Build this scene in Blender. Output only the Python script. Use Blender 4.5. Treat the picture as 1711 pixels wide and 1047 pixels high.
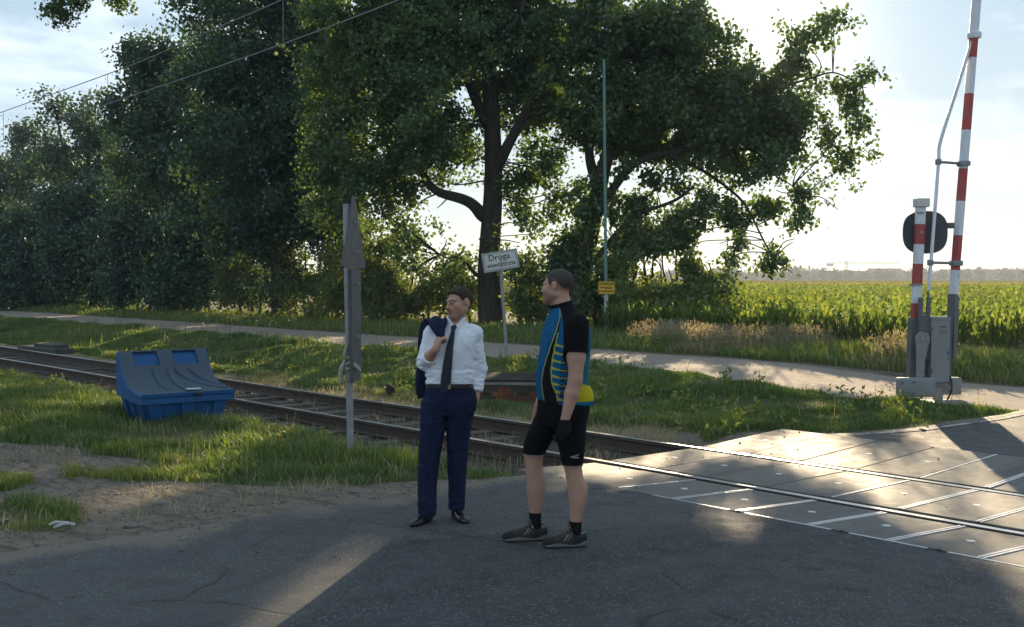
import bpy, bmesh, math, random
import numpy as np
from mathutils import Vector, Matrix

for o in list(bpy.data.objects):
    bpy.data.objects.remove(o)
SC = bpy.context.scene
COL = SC.collection
RNG = np.random.default_rng(7)
random.seed(7)

# ------------------------------------------------------------------ camera
# world: x runs along the railway track (to the right), y across it, z = 0 is the top of the rails
FPX, HY, CAMH = 1900.0, 466.0, 1.89
PITCH = math.atan((523.5 - HY) / FPX)
YAW = math.atan2(0.760, 0.650)                 # picture right = (.650,.760), forward = (-.760,.650)
cam = bpy.data.objects.new('camera', bpy.data.cameras.new('camera'))
COL.objects.link(cam)
cam.data.sensor_width = 36.0
cam.data.lens = 36.0 * FPX / 1711.0
cam.data.clip_start = 0.1
cam.data.clip_end = 6000
cam.location = (0, 0, CAMH)
cam.rotation_euler = (math.pi / 2 - PITCH, 0, YAW)
SC.camera = cam

# ------------------------------------------------------------------ sky and sun
CR, CF = np.array([0.650, 0.760, 0]), np.array([-0.760, 0.650, 0])
SUN = CR * 0.208 + CF * 1.0 + np.array([0, 0, 0.214])
SUN = SUN / np.linalg.norm(SUN)
SUN_EL = math.asin(SUN[2])
W = bpy.data.worlds.new('World')
SC.world = W
W.use_nodes = True
nt = W.node_tree
nt.nodes.clear()
def wn(t, **k):
    n = nt.nodes.new(t)
    for a, b in k.items():
        setattr(n, a, b)
    return n
sky = wn('ShaderNodeTexSky', sky_type='NISHITA', sun_disc=False, sun_elevation=SUN_EL,
         sun_rotation=math.atan2(SUN[0], SUN[1]), altitude=100, air_density=1.0, dust_density=0.2, ozone_density=1.0)
tc = wn('ShaderNodeTexCoord')
mp = wn('ShaderNodeMapping')
mp.inputs['Rotation'].default_value = (0, 0, -YAW - 0.35)
mp.inputs['Scale'].default_value = (2.2, 3.0, 9.0)
nz = wn('ShaderNodeTexNoise')
mp.inputs['Location'].default_value = (0.4, 0.9, 0.2)
nz.inputs['Scale'].default_value = 1.35
nz.inputs['Detail'].default_value = 9
nz.inputs['Roughness'].default_value = 0.58
nz.inputs['Distortion'].default_value = 0.4
cr = wn('ShaderNodeValToRGB')
cr.color_ramp.elements[0].position = 0.52
cr.color_ramp.elements[1].position = 0.68
mx = wn('ShaderNodeMix', data_type='RGBA', blend_type='ADD')
cl = wn('ShaderNodeMix', data_type='RGBA', blend_type='MULTIPLY')
bg = wn('ShaderNodeBackground')
bg.inputs['Strength'].default_value = 0.15
wo = wn('ShaderNodeOutputWorld')
L = nt.links.new
L(tc.outputs['Generated'], mp.inputs['Vector'])
L(mp.outputs[0], nz.inputs['Vector'])
L(nz.outputs['Fac'], cr.inputs[0])
L(cr.outputs[0], mx.inputs['Factor'])
gm = wn('ShaderNodeGamma')                    # compresses the sky's brightness range, evening out the glow round the sun
gm.inputs['Gamma'].default_value = 0.15
tn = wn('ShaderNodeMix', data_type='RGBA', blend_type='MULTIPLY')
tn.inputs['Factor'].default_value = 1.0
tn.inputs['B'].default_value = (0.84, 1.08, 1.30, 1)
L(sky.outputs[0], gm.inputs[0])
L(gm.outputs[0], tn.inputs['A'])
L(tn.outputs['Result'], mx.inputs['A'])
mx.inputs['B'].default_value = (0.85, 0.80, 0.72, 1)
dt = wn('ShaderNodeVectorMath', operation='DOT_PRODUCT')     # bright aureole round the low sun
dt.inputs[1].default_value = tuple(SUN)
pw = wn('ShaderNodeMath', operation='POWER'); pw.inputs[1].default_value = 260.0
mxp = wn('ShaderNodeMath', operation='MAXIMUM'); mxp.inputs[1].default_value = 0.0
au = wn('ShaderNodeMix', data_type='RGBA', blend_type='ADD')
au.inputs['B'].default_value = (1.6, 1.35, 0.95, 1)
L(tc.outputs['Generated'], dt.inputs[0]); L(dt.outputs['Value'], mxp.inputs[0]); L(mxp.outputs[0], pw.inputs[0])
# warm low glow along the horizon on the sun's side
sz = wn('ShaderNodeSeparateXYZ'); L(tc.outputs['Generated'], sz.inputs[0])
om = wn('ShaderNodeMath', operation='SUBTRACT'); om.inputs[0].default_value = 1.0; L(sz.outputs[2], om.inputs[1])
p2 = wn('ShaderNodeMath', operation='POWER'); p2.inputs[1].default_value = 11.0; L(om.outputs[0], p2.inputs[0])
p3 = wn('ShaderNodeMath', operation='POWER'); p3.inputs[1].default_value = 9.0; L(mxp.outputs[0], p3.inputs[0])
p4 = wn('ShaderNodeMath', operation='MULTIPLY', use_clamp=True); L(p2.outputs[0], p4.inputs[0]); L(p3.outputs[0], p4.inputs[1])
hg = wn('ShaderNodeMix', data_type='RGBA', blend_type='ADD'); hg.inputs['B'].default_value = (1.25, 0.82, 0.18, 1)
L(p4.outputs[0], hg.inputs['Factor']); L(mx.outputs['Result'], hg.inputs['A'])
L(pw.outputs[0], au.inputs['Factor']); L(hg.outputs['Result'], au.inputs['A']); L(au.outputs['Result'], bg.inputs[0])
L(bg.outputs[0], wo.inputs[0])
sun = bpy.data.objects.new('sun', bpy.data.lights.new('sun', 'SUN'))
COL.objects.link(sun)
sun.data.energy = 4.0
sun.data.angle = math.radians(0.55)
sun.data.color = (1.0, 0.78, 0.50)
sun.rotation_euler = Vector(SUN).to_track_quat('Z', 'Y').to_euler()
SC.view_settings.view_transform = 'Standard'
SC.view_settings.look = 'None'
SC.view_settings.gamma = 1
SC.view_settings.exposure = 1.78
SC.cycles.use_denoising = True
SC.cycles.max_bounces = 8
SC.cycles.transmission_bounces = 4
SC.cycles.volume_bounces = 0
SC.cycles.sample_clamp_indirect = 4.0
SC.cycles.caustics_reflective = False

# ------------------------------------------------------------------ helpers
def ray(px, py):
    u = (px - 855.5) / FPX; v = (523.5 - py) / FPX
    cp, sp = math.cos(PITCH), math.sin(PITCH)
    return u, cp + v * sp, -sp + v * cp
def at(px, py, z=0.0):
    "where the view through a pixel of the photograph meets height z"
    X, Y, Z = ray(px, py); k = (z - CAMH) / Z
    return CR * X * k + CF * Y * k + np.array([0, 0, z])
def atd(px, py, depth):
    X, Y, Z = ray(px, py); k = depth / Y
    return CR * X * k + CF * depth + np.array([0, 0, CAMH + Z * k])

def hash2(ix, iy, seed):
    h = (ix.astype(np.int64) * 374761393 + iy.astype(np.int64) * 668265263 + seed * 982451653) & 0xffffffff
    h = ((h ^ (h >> 13)) * 1274126177) & 0xffffffff
    return ((h ^ (h >> 16)) & 0xffff) / 65535.0
def noise2(x, y, s, seed=0, octv=3):
    x = np.asarray(x, float) / s; y = np.asarray(y, float) / s
    r = 0; a = 1; t = 0
    for o in range(octv):
        ix, iy = np.floor(x), np.floor(y); fx, fy = x - ix, y - iy
        fx = fx * fx * (3 - 2 * fx); fy = fy * fy * (3 - 2 * fy)
        h = lambda i, j: hash2(ix + i, iy + j, seed + o * 17)
        r = r + a * ((h(0, 0) * (1 - fx) + h(1, 0) * fx) * (1 - fy) + (h(0, 1) * (1 - fx) + h(1, 1) * fx) * fy)
        t += a; a *= 0.5; x = x * 2.03 + 5.1; y = y * 2.03 + 1.7
    return r / t
def noise3(p, s, seed=0, octv=2):
    p = np.asarray(p, float) / s
    r = 0; a = 1; t = 0
    for o in range(octv):
        i = np.floor(p); f = p - i; f = f * f * (3 - 2 * f)
        v = 0
        for dz in (0, 1):
            for dy in (0, 1):
                for dx in (0, 1):
                    w = (f[:, 0] if dx else 1 - f[:, 0]) * (f[:, 1] if dy else 1 - f[:, 1]) * (f[:, 2] if dz else 1 - f[:, 2])
                    v = v + w * hash2(i[:, 0] + dx + 57 * (i[:, 2] + dz), i[:, 1] + dy + 131 * (i[:, 2] + dz), seed + o * 17)
        r = r + a * v; t += a; a *= 0.5; p = p * 2.03 + 3.3
    return r / t
def sst(a, b, x):
    t = np.clip((x - a) / (b - a), 0, 1)
    return t * t * (3 - 2 * t)

def link(name, me, mat=None, parent=None):
    o = bpy.data.objects.new(name, me)
    COL.objects.link(o)
    if mat is not None:
        for m in (mat if isinstance(mat, (list, tuple)) else [mat]):
            me.materials.append(m)
    if parent is not None:
        o.parent = parent
    return o
def np_mesh(name, V, quads=None, tris=None, smooth=False, attrs=None, mids=None):
    V = np.asarray(V, np.float32)
    F = []
    nq = 0 if quads is None else len(quads)
    ntr = 0 if tris is None else len(tris)
    me = bpy.data.meshes.new(name)
    me.vertices.add(len(V)); me.vertices.foreach_set('co', V.ravel())
    li = np.concatenate([np.asarray(q, np.int32).ravel() for q in (quads, tris) if q is not None and len(q)])
    me.loops.add(len(li)); me.loops.foreach_set('vertex_index', li)
    st = np.concatenate([np.arange(nq) * 4, nq * 4 + np.arange(ntr) * 3]).astype(np.int32)
    me.polygons.add(nq + ntr); me.polygons.foreach_set('loop_start', st)
    me.polygons.foreach_set('use_smooth', np.full(nq + ntr, smooth))
    if mids is not None:
        me.polygons.foreach_set('material_index', np.asarray(mids, np.int32))
    me.update(calc_edges=True)
    for k, v in (attrs or {}).items():
        v = np.asarray(v, np.float32)
        if v.ndim == 1:
            a = me.attributes.new(k, 'FLOAT', 'POINT'); a.data.foreach_set('value', v)
        else:
            if v.shape[1] == 3:
                v = np.concatenate([v, np.ones((len(v), 1), np.float32)], 1)
            a = me.attributes.new(k, 'FLOAT_COLOR', 'POINT'); a.data.foreach_set('color', v.ravel())
    return me
def tag(o, label=None, cat=None, group=None, kind=None):
    for k, v in (('label', label), ('category', cat), ('group', group), ('kind', kind)):
        if v:
            o[k] = v
    return o
def thing(name, label, cat, loc=(0, 0, 0), rz=0.0, group=None):
    o = bpy.data.objects.new(name, None)
    COL.objects.link(o); o.location = loc; o.rotation_euler = (0, 0, rz)
    o.empty_display_size = 0.1
    return tag(o, label, cat, group)

class MB:
    "collects shapes into one mesh"
    def __init__(s):
        s.bm = bmesh.new()
    def box(s, c, d, rot=None, bevel=0.0, seg=2):
        m = Matrix.Translation(c) @ (rot.to_4x4() if rot else Matrix.Identity(4)) @ Matrix.Diagonal((d[0], d[1], d[2], 1))
        r = bmesh.ops.create_cube(s.bm, size=1.0, matrix=m)
        if bevel:
            es = list({e for v in r['verts'] for e in v.link_edges})
            bmesh.ops.bevel(s.bm, geom=es, offset=bevel, segments=seg, affect='EDGES', profile=0.5)
        return s
    def cyl(s, a, b, r0, r1=None, n=16, cap=True):
        a, b = Vector(a), Vector(b); r1 = r0 if r1 is None else r1
        d = b - a
        m = Matrix.Translation((a + b) / 2) @ d.to_track_quat('Z', 'Y').to_matrix().to_4x4()
        bmesh.ops.create_cone(s.bm, cap_ends=cap, segments=n, radius1=r0, radius2=r1, depth=d.length, matrix=m)
        return s
    def prism(s, pts, y0, y1, M=None):
        "outline in x,z extruded along y"
        M = M or Matrix.Identity(4)
        A = [s.bm.verts.new(M @ Vector((p[0], y0, p[1]))) for p in pts]
        B = [s.bm.verts.new(M @ Vector((p[0], y1, p[1]))) for p in pts]
        n = len(pts)
        s.bm.faces.new(A); s.bm.faces.new(B[::-1])
        for i in range(n):
            s.bm.faces.new((A[i], B[i], B[(i + 1) % n], A[(i + 1) % n]))
        return s
    def sphere(s, c, r, sc=(1, 1, 1), u=16, v=10):
        m = Matrix.Translation(c) @ Matrix.Diagonal((r * sc[0], r * sc[1], r * sc[2], 1))
        bmesh.ops.create_uvsphere(s.bm, u_segments=u, v_segments=v, radius=1, matrix=m)
        return s
    def build(s, name, mat, parent=None, smooth=False, bevel=0.0, angle=0.6):
        if bevel:
            es = [e for e in s.bm.edges if len(e.link_faces) == 2 and e.calc_face_angle(0) > 0.5]
            bmesh.ops.bevel(s.bm, geom=es, offset=bevel, segments=2, affect='EDGES', profile=0.5)
        bmesh.ops.recalc_face_normals(s.bm, faces=s.bm.faces[:])
        me = bpy.data.meshes.new(name)
        if smooth:
            for f in s.bm.faces: f.smooth = True
            for e in s.bm.edges:
                if len(e.link_faces) == 2 and e.calc_face_angle(0) > angle: e.smooth = False
        s.bm.to_mesh(me); s.bm.free()
        return link(name, me, mat, parent)

def tube_np(P, R, n=8):
    "polyline tube -> verts, quads"
    P = np.asarray(P, float); R = np.asarray(R, float)
    T = np.gradient(P, axis=0); T /= np.linalg.norm(T, axis=1)[:, None] + 1e-9
    up = np.array([0.31, 0.17, 0.93]) if abs(T[0, 2]) < 0.8 else np.array([1.0, 0.1, 0])
    A = np.cross(T, up); A /= np.linalg.norm(A, axis=1)[:, None]
    B = np.cross(T, A)
    th = np.arange(n) / n * 2 * np.pi
    V = P[:, None] + R[:, None, None] * (np.cos(th)[None, :, None] * A[:, None] + np.sin(th)[None, :, None] * B[:, None])
    m = len(P); i = np.arange(m - 1)[:, None] * n; j = np.arange(n)[None]; k = (np.arange(n)[None] + 1) % n
    Q = np.stack([i + j, i + k, i + n + k, i + n + j], -1).reshape(-1, 4)
    return V.reshape(-1, 3), Q
class NB:
    def __init__(s): s.V = []; s.Q = []; s.n = 0
    def add(s, V, Q):
        s.V.append(V); s.Q.append(Q + s.n); s.n += len(V)
    def tube(s, P, R, n=8):
        s.add(*tube_np(P, R, n))
    def mesh(s, name, smooth=True):
        return np_mesh(name, np.concatenate(s.V), np.concatenate(s.Q), smooth=smooth)
def spline(P, k=6):
    "Catmull-Rom through the points"
    P = np.asarray(P, float)
    if len(P) < 3:
        t = np.linspace(0, 1, k * 2)[:, None]
        return P[0] * (1 - t) + P[-1] * t
    Q = np.concatenate([[2 * P[0] - P[1]], P, [2 * P[-1] - P[-2]]])
    out = []
    for i in range(1, len(Q) - 2):
        t = np.linspace(0, 1, k, endpoint=False)[:, None]
        a, b, c, d = Q[i - 1:i + 3]
        out.append(0.5 * (2 * b + (c - a) * t + (2 * a - 5 * b + 4 * c - d) * t ** 2 + (3 * b - a - 3 * c + d) * t ** 3))
    out.append(P[-1:])
    return np.concatenate(out)

# ------------------------------------------------------------------ materials
class Mat:
    def __init__(s, name):
        s.m = bpy.data.materials.new(name); s.m.use_nodes = True
        s.t = s.m.node_tree; s.b = s.t.nodes['Principled BSDF']; s.out = s.t.nodes['Material Output']
    def n(s, t, ins=None, **k):
        x = s.t.nodes.new(t)
        for a, b in k.items(): setattr(x, a, b)
        for a, b in (ins or {}).items(): s.set(x, a, b)
        return x
    def set(s, node, sock, v):
        i = node.inputs[sock]
        if isinstance(v, bpy.types.NodeSocket): s.t.links.new(v, i)
        else: i.default_value = (tuple(v) + (1,) if hasattr(v, '__len__') and len(v) == 3 and i.type == 'RGBA' else v)
    def p(s, **k):
        for a, b in k.items(): s.set(s.b, a.replace('_', ' '), b)
        return s
    def coord(s, kind='Object'):
        if kind == 'world': return s.n('ShaderNodeNewGeometry').outputs['Position']
        return s.n('ShaderNodeTexCoord').outputs[kind]
    def noise(s, scale, detail=4, rough=0.55, vec=None, dist=0.0, stretch=None):
        v = vec or s.coord()
        if stretch: v = s.n('ShaderNodeMapping', {'Vector': v, 'Scale': stretch}).outputs[0]
        return s.n('ShaderNodeTexNoise', {'Vector': v, 'Scale': scale, 'Detail': detail, 'Roughness': rough, 'Distortion': dist}).outputs['Fac']
    def voro(s, scale, vec=None, out='Color', feat='F1'):
        return s.n('ShaderNodeTexVoronoi', {'Vector': vec or s.coord(), 'Scale': scale}, feature=feat).outputs[out]
    def ramp(s, f, stops, interp='LINEAR'):
        r = s.n('ShaderNodeValToRGB', {'Fac': f}); e = r.color_ramp; e.interpolation = interp
        while len(e.elements) < len(stops): e.elements.new(0.5)
        for x, (pos, c) in zip(e.elements, stops):
            x.position = pos; x.color = (tuple(c) + (1,)) if hasattr(c, '__len__') else (c, c, c, 1)
        return r.outputs[0]
    def mix(s, f, a, b, mode='MIX'):
        x = s.n('ShaderNodeMix', data_type='RGBA', blend_type=mode)
        s.set(x, 'Factor', f)
        for i, v in ((6, a), (7, b)):
            if isinstance(v, bpy.types.NodeSocket): s.t.links.new(v, x.inputs[i])
            else: x.inputs[i].default_value = tuple(v) + (1,) if hasattr(v, '__len__') else (v, v, v, 1)
        return x.outputs[2]
    def math(s, op, a, b=0.0, clamp=False):
        x = s.n('ShaderNodeMath', operation=op); x.use_clamp = clamp
        s.set(x, 0, a); s.set(x, 1, b); return x.outputs[0]
    def attr(s, name, out='Fac'):
        return s.n('ShaderNodeAttribute', attribute_name=name).outputs[out]
    def bump(s, h, strength=0.3, dist=0.01, base=None):
        x = s.n('ShaderNodeBump', {'Height': h, 'Strength': strength, 'Distance': dist})
        if base is not None: s.set(x, 'Normal', base)
        s.set(s.b, 'Normal', x.outputs[0]); return x.outputs[0]
def simple(name, col, rough=0.6, metal=0.0, var=0.15, scale=6.0, bump=0.0, bscale=60, dirt=None, spec=0.5):
    "painted or plain surface with worn unevenness"
    m = Mat(name)
    n1 = m.noise(scale, 6, 0.6)
    c = m.mix(n1, tuple(x * (1 - var) for x in col), tuple(min(1, x * (1 + var)) for x in col))
    if dirt:
        n2 = m.noise(scale * 0.45 + 1.3, 8, 0.68)
        c = m.mix(m.ramp(n2, [(0.45, 0.0), (0.72, 1.0)]), c, dirt)
    m.p(Base_Color=c, Roughness=m.ramp(m.noise(scale * 1.7, 5), [(0.2, max(0, rough - 0.12)), (0.8, min(1, rough + 0.12))]), Metallic=metal)
    m.set(m.b, 'Specular IOR Level', spec)
    if bump: m.bump(m.noise(bscale, 4), bump, 0.004)
    return m.m
def vcol_mat(name, rough=0.8, spec=0.3, bump=0.0, bscale=150, sheen=0.0, sss=0.0, var=0.12):
    "fabric or skin whose pattern is held per vertex"
    m = Mat(name)
    c = m.attr('Col', 'Color')
    n1 = m.noise(9, 5)
    c = m.mix(1.0, c, m.ramp(n1, [(0.25, 1 - var), (0.75, 1.0)]), 'MULTIPLY')
    m.p(Base_Color=c, Roughness=rough); m.set(m.b, 'Specular IOR Level', spec)
    if sheen: m.p(Sheen_Weight=sheen)
    if sss:
        m.p(Subsurface_Weight=sss); m.set(m.b, 'Subsurface Radius', (0.012, 0.005, 0.003)); m.p(Subsurface_Scale=0.6)
    if bump: m.bump(m.noise(bscale, 3), bump, 0.002)
    return m.m
def leaf_mat(name, c0, c1, c2, trans=0.42, tcol=(1.25, 1.1, 0.45), gloss=0.06):
    "leaf blades: diffuse front, light passing through, a little gloss"
    m = Mat(name)
    a = m.attr('rnd')
    c = m.ramp(a, [(0.0, c0), (0.55, c1), (1.0, c2)])
    ct = m.mix(1.0, c, tcol, 'MULTIPLY')
    d = m.n('ShaderNodeBsdfDiffuse', {'Color': c})
    tr = m.n('ShaderNodeBsdfTranslucent', {'Color': ct})
    g = m.n('ShaderNodeBsdfGlossy', {'Color': (0.6, 0.65, 0.7), 'Roughness': 0.42})
    x = m.n('ShaderNodeMixShader', {0: trans, 1: d.outputs[0], 2: tr.outputs[0]})
    y = m.n('ShaderNodeMixShader', {0: gloss, 1: x.outputs[0], 2: g.outputs[0]})
    m.t.links.new(y.outputs[0], m.out.inputs[0])
    return m.m
# ------------------------------------------------------------------ ground
RAILY = (8.36, 9.83)
XE = -8.33                     # left end of the crossing
def far_line(Y):
    return np.interp(Y, [11.4, 11.9, 12.8, 14.0, 15.2, 40], [-8.6, -8.0, -7.5, -7.15, -7.0, -7.0])
def road_edge(y):
    return -7.9 + 0.25 * (noise2(y, y * 0 + 3.3, 1.1, 5, 4) - 0.5) - sst(5.5, 7.2, y) * 0.25
def ground_z(x, y):
    x = np.asarray(x, float); y = np.asarray(y, float)
    near = 0.085 - 0.040 * sst(5.2, 7.3, y)                       # road height near the camera
    soil = -0.02 + 0.07 * sst(-15.5, -19, x) * sst(7.4, 5.0, y) - .05 * sst(-12.5, -13.5, x) * sst(5.2, 6.2, y) + 0.05 * (noise2(x, y, 1.6, 3) - 0.5) + 0.07 * (noise2(x, y, 4.2, 9) - 0.5)
    soil = soil - (soil + .10) * sst(1.15, .55, np.hypot((x + 14.2) / 1.9, (y - 6.1) / 1.2))
    w = sst(-7.6, -9.4, x)
    z = near * (1 - w) + soil * w
    # trackbed, left of the crossing
    tb = sst(6.9, 7.6, y) * sst(11.2, 10.5, y)
    tz = np.where(x < XE - 0.05, -0.180 + 0.02 * sst(-14, -9, x) + 0.04 * (noise2(x, y, 1.4, 22) - .5) + 0.03 * (noise2(x, y, 0.5, 21) - 0.5), -0.235)
    # far side: verge, bank, service road, field
    far = -0.12 + 0.02 * noise2(x, y, 0.8, 4)
    bank = -0.12 + 0.40 * sst(11.9, 14.6, y) + 0.16 * (noise2(x, y, 1.9, 31) - 0.5) * sst(11.2, 12.2, y) * sst(15.6, 14.6, y)
    isl = 0.0 + 0.10 * sst(11.5, 15, y) + 0.05 * (noise2(x, y, 1.2, 33) - 0.5)
    wr = sst(-13.5, -10.0, x)
    bank = bank * (1 - wr) + isl * wr
    fb = np.where(y > 10.5, bank, far)
    rd = 0.0 + 0.16 * sst(11.5, 15.5, y)
    wx = sst(-.35, .1, x - far_line(y))
    fb = fb * (1 - wx) + rd * wx
    z = z * (1 - sst(6.9, 7.6, y)) + fb * sst(6.9, 7.6, y)
    z = z * (1 - tb) + tz * tb
    pth = sst(14.9, 15.4, y) * sst(18.6, 18.1, y)
    z = z * (1 - pth) + (0.26 - 0.15 * sst(-14.5, -10, x) + 0.03 * (noise2(x, y, 1.5, 41) - 0.5)) * pth
    z = np.where(y > 18.1, z * (1 - sst(18.1, 19.5, y)) + (0.33 + 0.1 * (noise2(x, y, 2.5, 43) - 0.5)) * sst(18.1, 19.5, y), z)
    z = z + 0.5 * sst(60, 300, np.hypot(x, y)) * (y > 18)
    return z
def axis(segs):
    out = []
    for a, b, d in segs:
        out.append(np.arange(a, b, d))
    return np.concatenate(out + [[segs[-1][1]]])
gx = axis([(-2000, -400, 160), (-400, -90, 20), (-90, -40, 0.7), (-40, -16, 0.22), (-16, -7.2, 0.07), (-7.2, 6, 0.3), (6, 60, 3), (60, 400, 20), (400, 2000, 160)])
gy = axis([(-2000, -400, 160), (-400, -30, 30), (-30, -2, 1.0), (-2, 1.6, 0.2), (1.6, 11.6, 0.07), (11.6, 20, 0.12), (20, 40, 0.6), (40, 90, 4), (90, 400, 20), (400, 2000, 160)])
GX, GY = np.meshgrid(gx, gy)
GZ = ground_z(GX, GY) - 0.006
def zones(x, y):
    "grass, gravel, path weights at a place"
    n = noise2(x, y, 1.1, 51, 4) - 0.5; n2 = noise2(x, y, 0.35, 52, 3) - 0.5
    e = x - road_edge(y)                                             # metres right of the road's edge
    yb = np.interp(x, [-30, -14, -13, -12, -11.2, -10.5, -9.6, -8.8, -8.2, -7.8], [2.5, 3.6, 3.9, 3.95, 3.95, 4.25, 5.0, 5.75, 6.5, 7.4])
    g = sst(-.15, .2, y - yb + .7 * n + .35 * n2) * sst(7.55, 7.0, y + 0.7 * n)
    t = np.clip(((x + 14) * 2.5 + (y - 3.75) * .75) / (2.5 ** 2 + .75 ** 2), 0, 1)
    ds = np.hypot(x + 14 - 2.5 * t, y - 3.75 - .75 * t)
    g = g * (1 - sst(.42, .22, ds + .5 * n + .2 * n2))
    g = np.maximum(g, sst(1.15, .7, np.hypot((x + 9.35) / .85, (y - 2.85) / .42) + .9 * n + .5 * n2) * .9)
    g = np.maximum(g, sst(1.15, .7, np.hypot((x + 11.4) / .6, (y - 3.2) / .35) + .9 * n + .5 * n2) * .9)
    g = g * sst(.1, -.2, e)
    gf = sst(10.7, 11.25, y + 0.9 * n + 0.3 * n2) * sst(15.25, 14.9, y + 0.35 * n)
    gf = gf * sst(.05, -.3, x - far_line(y) + 0.5 * n)
    gb = sst(18.25, 18.8, y + 0.5 * n)
    grass = np.clip(g + gf + gb, 0, 1)
    grav = sst(7.15, 7.5, y + 0.3 * n2) * sst(10.8, 10.3, y + 0.3 * n2)
    path = sst(15.0, 15.3, y) * sst(18.5, 18.2, y)
    dry = sst(10.2, 10.6, y) * sst(12.2, 11.2, y + n) * sst(-9.0, -10, x)
    return grass, grav, path, dry
gr, gv, pt, dr = zones(GX, GY)
ny, nx = GX.shape
idx = np.arange(nx * ny).reshape(ny, nx)
gq = np.stack([idx[:-1, :-1], idx[:-1, 1:], idx[1:, 1:], idx[1:, :-1]], -1).reshape(-1, 4)
m = Mat('ground_soil')
P = m.coord('world')
zc = m.attr('zone', 'Color')
sp = m.n('ShaderNodeSeparateColor', {'Color': zc})
nb, nf, ng = m.noise(1.4, 7, 0.62, P), m.noise(9, 6, 0.6, P), m.noise(55, 5, 0.65, P)
dirt = m.mix(nb, (0.165, 0.132, 0.100), (0.285, 0.235, 0.185))
dirt = m.mix(m.ramp(nf, [(0.4, 0.0), (0.75, 0.8)]), dirt, (0.085, 0.068, 0.052))
rut = m.noise(3.2, 7, 0.62, P, 0.4, (0.35, 1.9, 1))
dirt = m.mix(m.ramp(rut, [(0.50, 0.0), (0.64, 0.75)]), dirt, (0.075, 0.060, 0.046))
dirt = m.mix(m.ramp(m.noise(16, 6, 0.7, P), [(0.56, 0.0), (0.7, 0.6)]), dirt, (0.27, 0.235, 0.195))
dirt = m.mix(m.ramp(m.voro(38, P, 'Distance'), [(0.10, 0.5), (0.24, 0.0)]), dirt, (0.30, 0.27, 0.23))
gsoil = m.mix(nf, (0.045, 0.052, 0.02), (0.12, 0.105, 0.05))
vg = m.voro(26, P, 'Color'); vd = m.voro(26, P, 'Distance')
sv = m.n('ShaderNodeSeparateColor', {'Color': vg}).outputs[0]
grav = m.ramp(sv, [(0.0, (0.045, 0.038, 0.032)), (0.6, (0.085, 0.072, 0.060)), (1.0, (0.17, 0.145, 0.12))])
grav = m.mix(m.ramp(nb, [(0.35, 0.85), (0.65, 0.1)]), grav, (0.085, 0.068, 0.05))
path = m.mix(nb, (0.26, 0.215, 0.175), (0.37, 0.315, 0.26))
path = m.mix(m.ramp(nf, [(0.45, 0), (0.7, 0.6)]), path, (0.19, 0.155, 0.12))
dry = m.mix(nf, (0.20, 0.155, 0.08), (0.33, 0.26, 0.15))
def thr(w, k=0.7):
    return m.ramp(m.math('ADD', w, m.math('MULTIPLY', m.math('SUBTRACT', nf, 0.5), k)), [(0.38, 0.0), (0.62, 1.0)])
c = m.mix(thr(sp.outputs[1], 0.5), dirt, grav)
c = m.mix(thr(sp.outputs[2], 0.3), c, path)
c = m.mix(thr(m.attr('dry'), 0.8), c, dry)
c = m.mix(thr(sp.outputs[0]), c, gsoil)
m.p(Base_Color=c, Roughness=0.95)
m.set(m.b, 'Specular IOR Level', 0.15)
hb = m.math('ADD', m.math('ADD', m.math('MULTIPLY', ng, 0.5), m.math('MULTIPLY', rut, -1.2)), m.math('ADD', m.math('MULTIPLY', m.math('SUBTRACT', 1.0, vd), m.math('MULTIPLY', sp.outputs[1], 2.2)), nf))
m.bump(hb, 1.0, 0.03)
ground = link('ground', np_mesh('ground', np.stack([GX, GY, GZ], -1).reshape(-1, 3), gq, smooth=True,
     attrs={'zone': np.stack([gr, gv, pt], -1).reshape(-1, 3), 'dry': dr.ravel()}), m.m)
tag(ground, kind='structure')

# asphalt sheets on both sides of the crossing
m = Mat('asphalt')
P = m.coord('world')
old = m.attr('old'); dirtw = m.attr('dirt')
n1, n2, n3 = m.noise(0.7, 6, 0.6, P), m.noise(5, 6, 0.6, P), m.noise(120, 3, 0.6, P)
vc = m.n('ShaderNodeSeparateColor', {'Color': m.voro(95, P, 'Color')}).outputs[0]
a_new = m.mix(n1, (0.036, 0.037, 0.040), (0.055, 0.056, 0.060))
a_old = m.mix(n1, (0.060, 0.060, 0.060), (0.088, 0.086, 0.083))
c = m.mix(old, a_new, a_old)
c = m.mix(m.ramp(vc, [(0.84, 0.0), (0.98, 0.75)]), c, (0.21, 0.205, 0.195))
c = m.mix(m.ramp(n2, [(0.5, 0.0), (0.8, 0.5)]), c, (0.028, 0.028, 0.030))
c = m.mix(m.ramp(m.noise(1.0, 5, 0.55, P, 0.2, (2.6, 0.22, 1)), [(0.42, 0.0), (0.62, 0.42)]), c, (0.072, 0.072, 0.074))
dw = m.ramp(m.math('ADD', dirtw, m.math('MULTIPLY', m.math('SUBTRACT', n2, 0.5), 0.9)), [(0.3, 0.0), (0.75, 1.0)])
c = m.mix(dw, c, m.mix(n2, (0.13, 0.104, 0.080), (0.21, 0.172, 0.135)))
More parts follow.
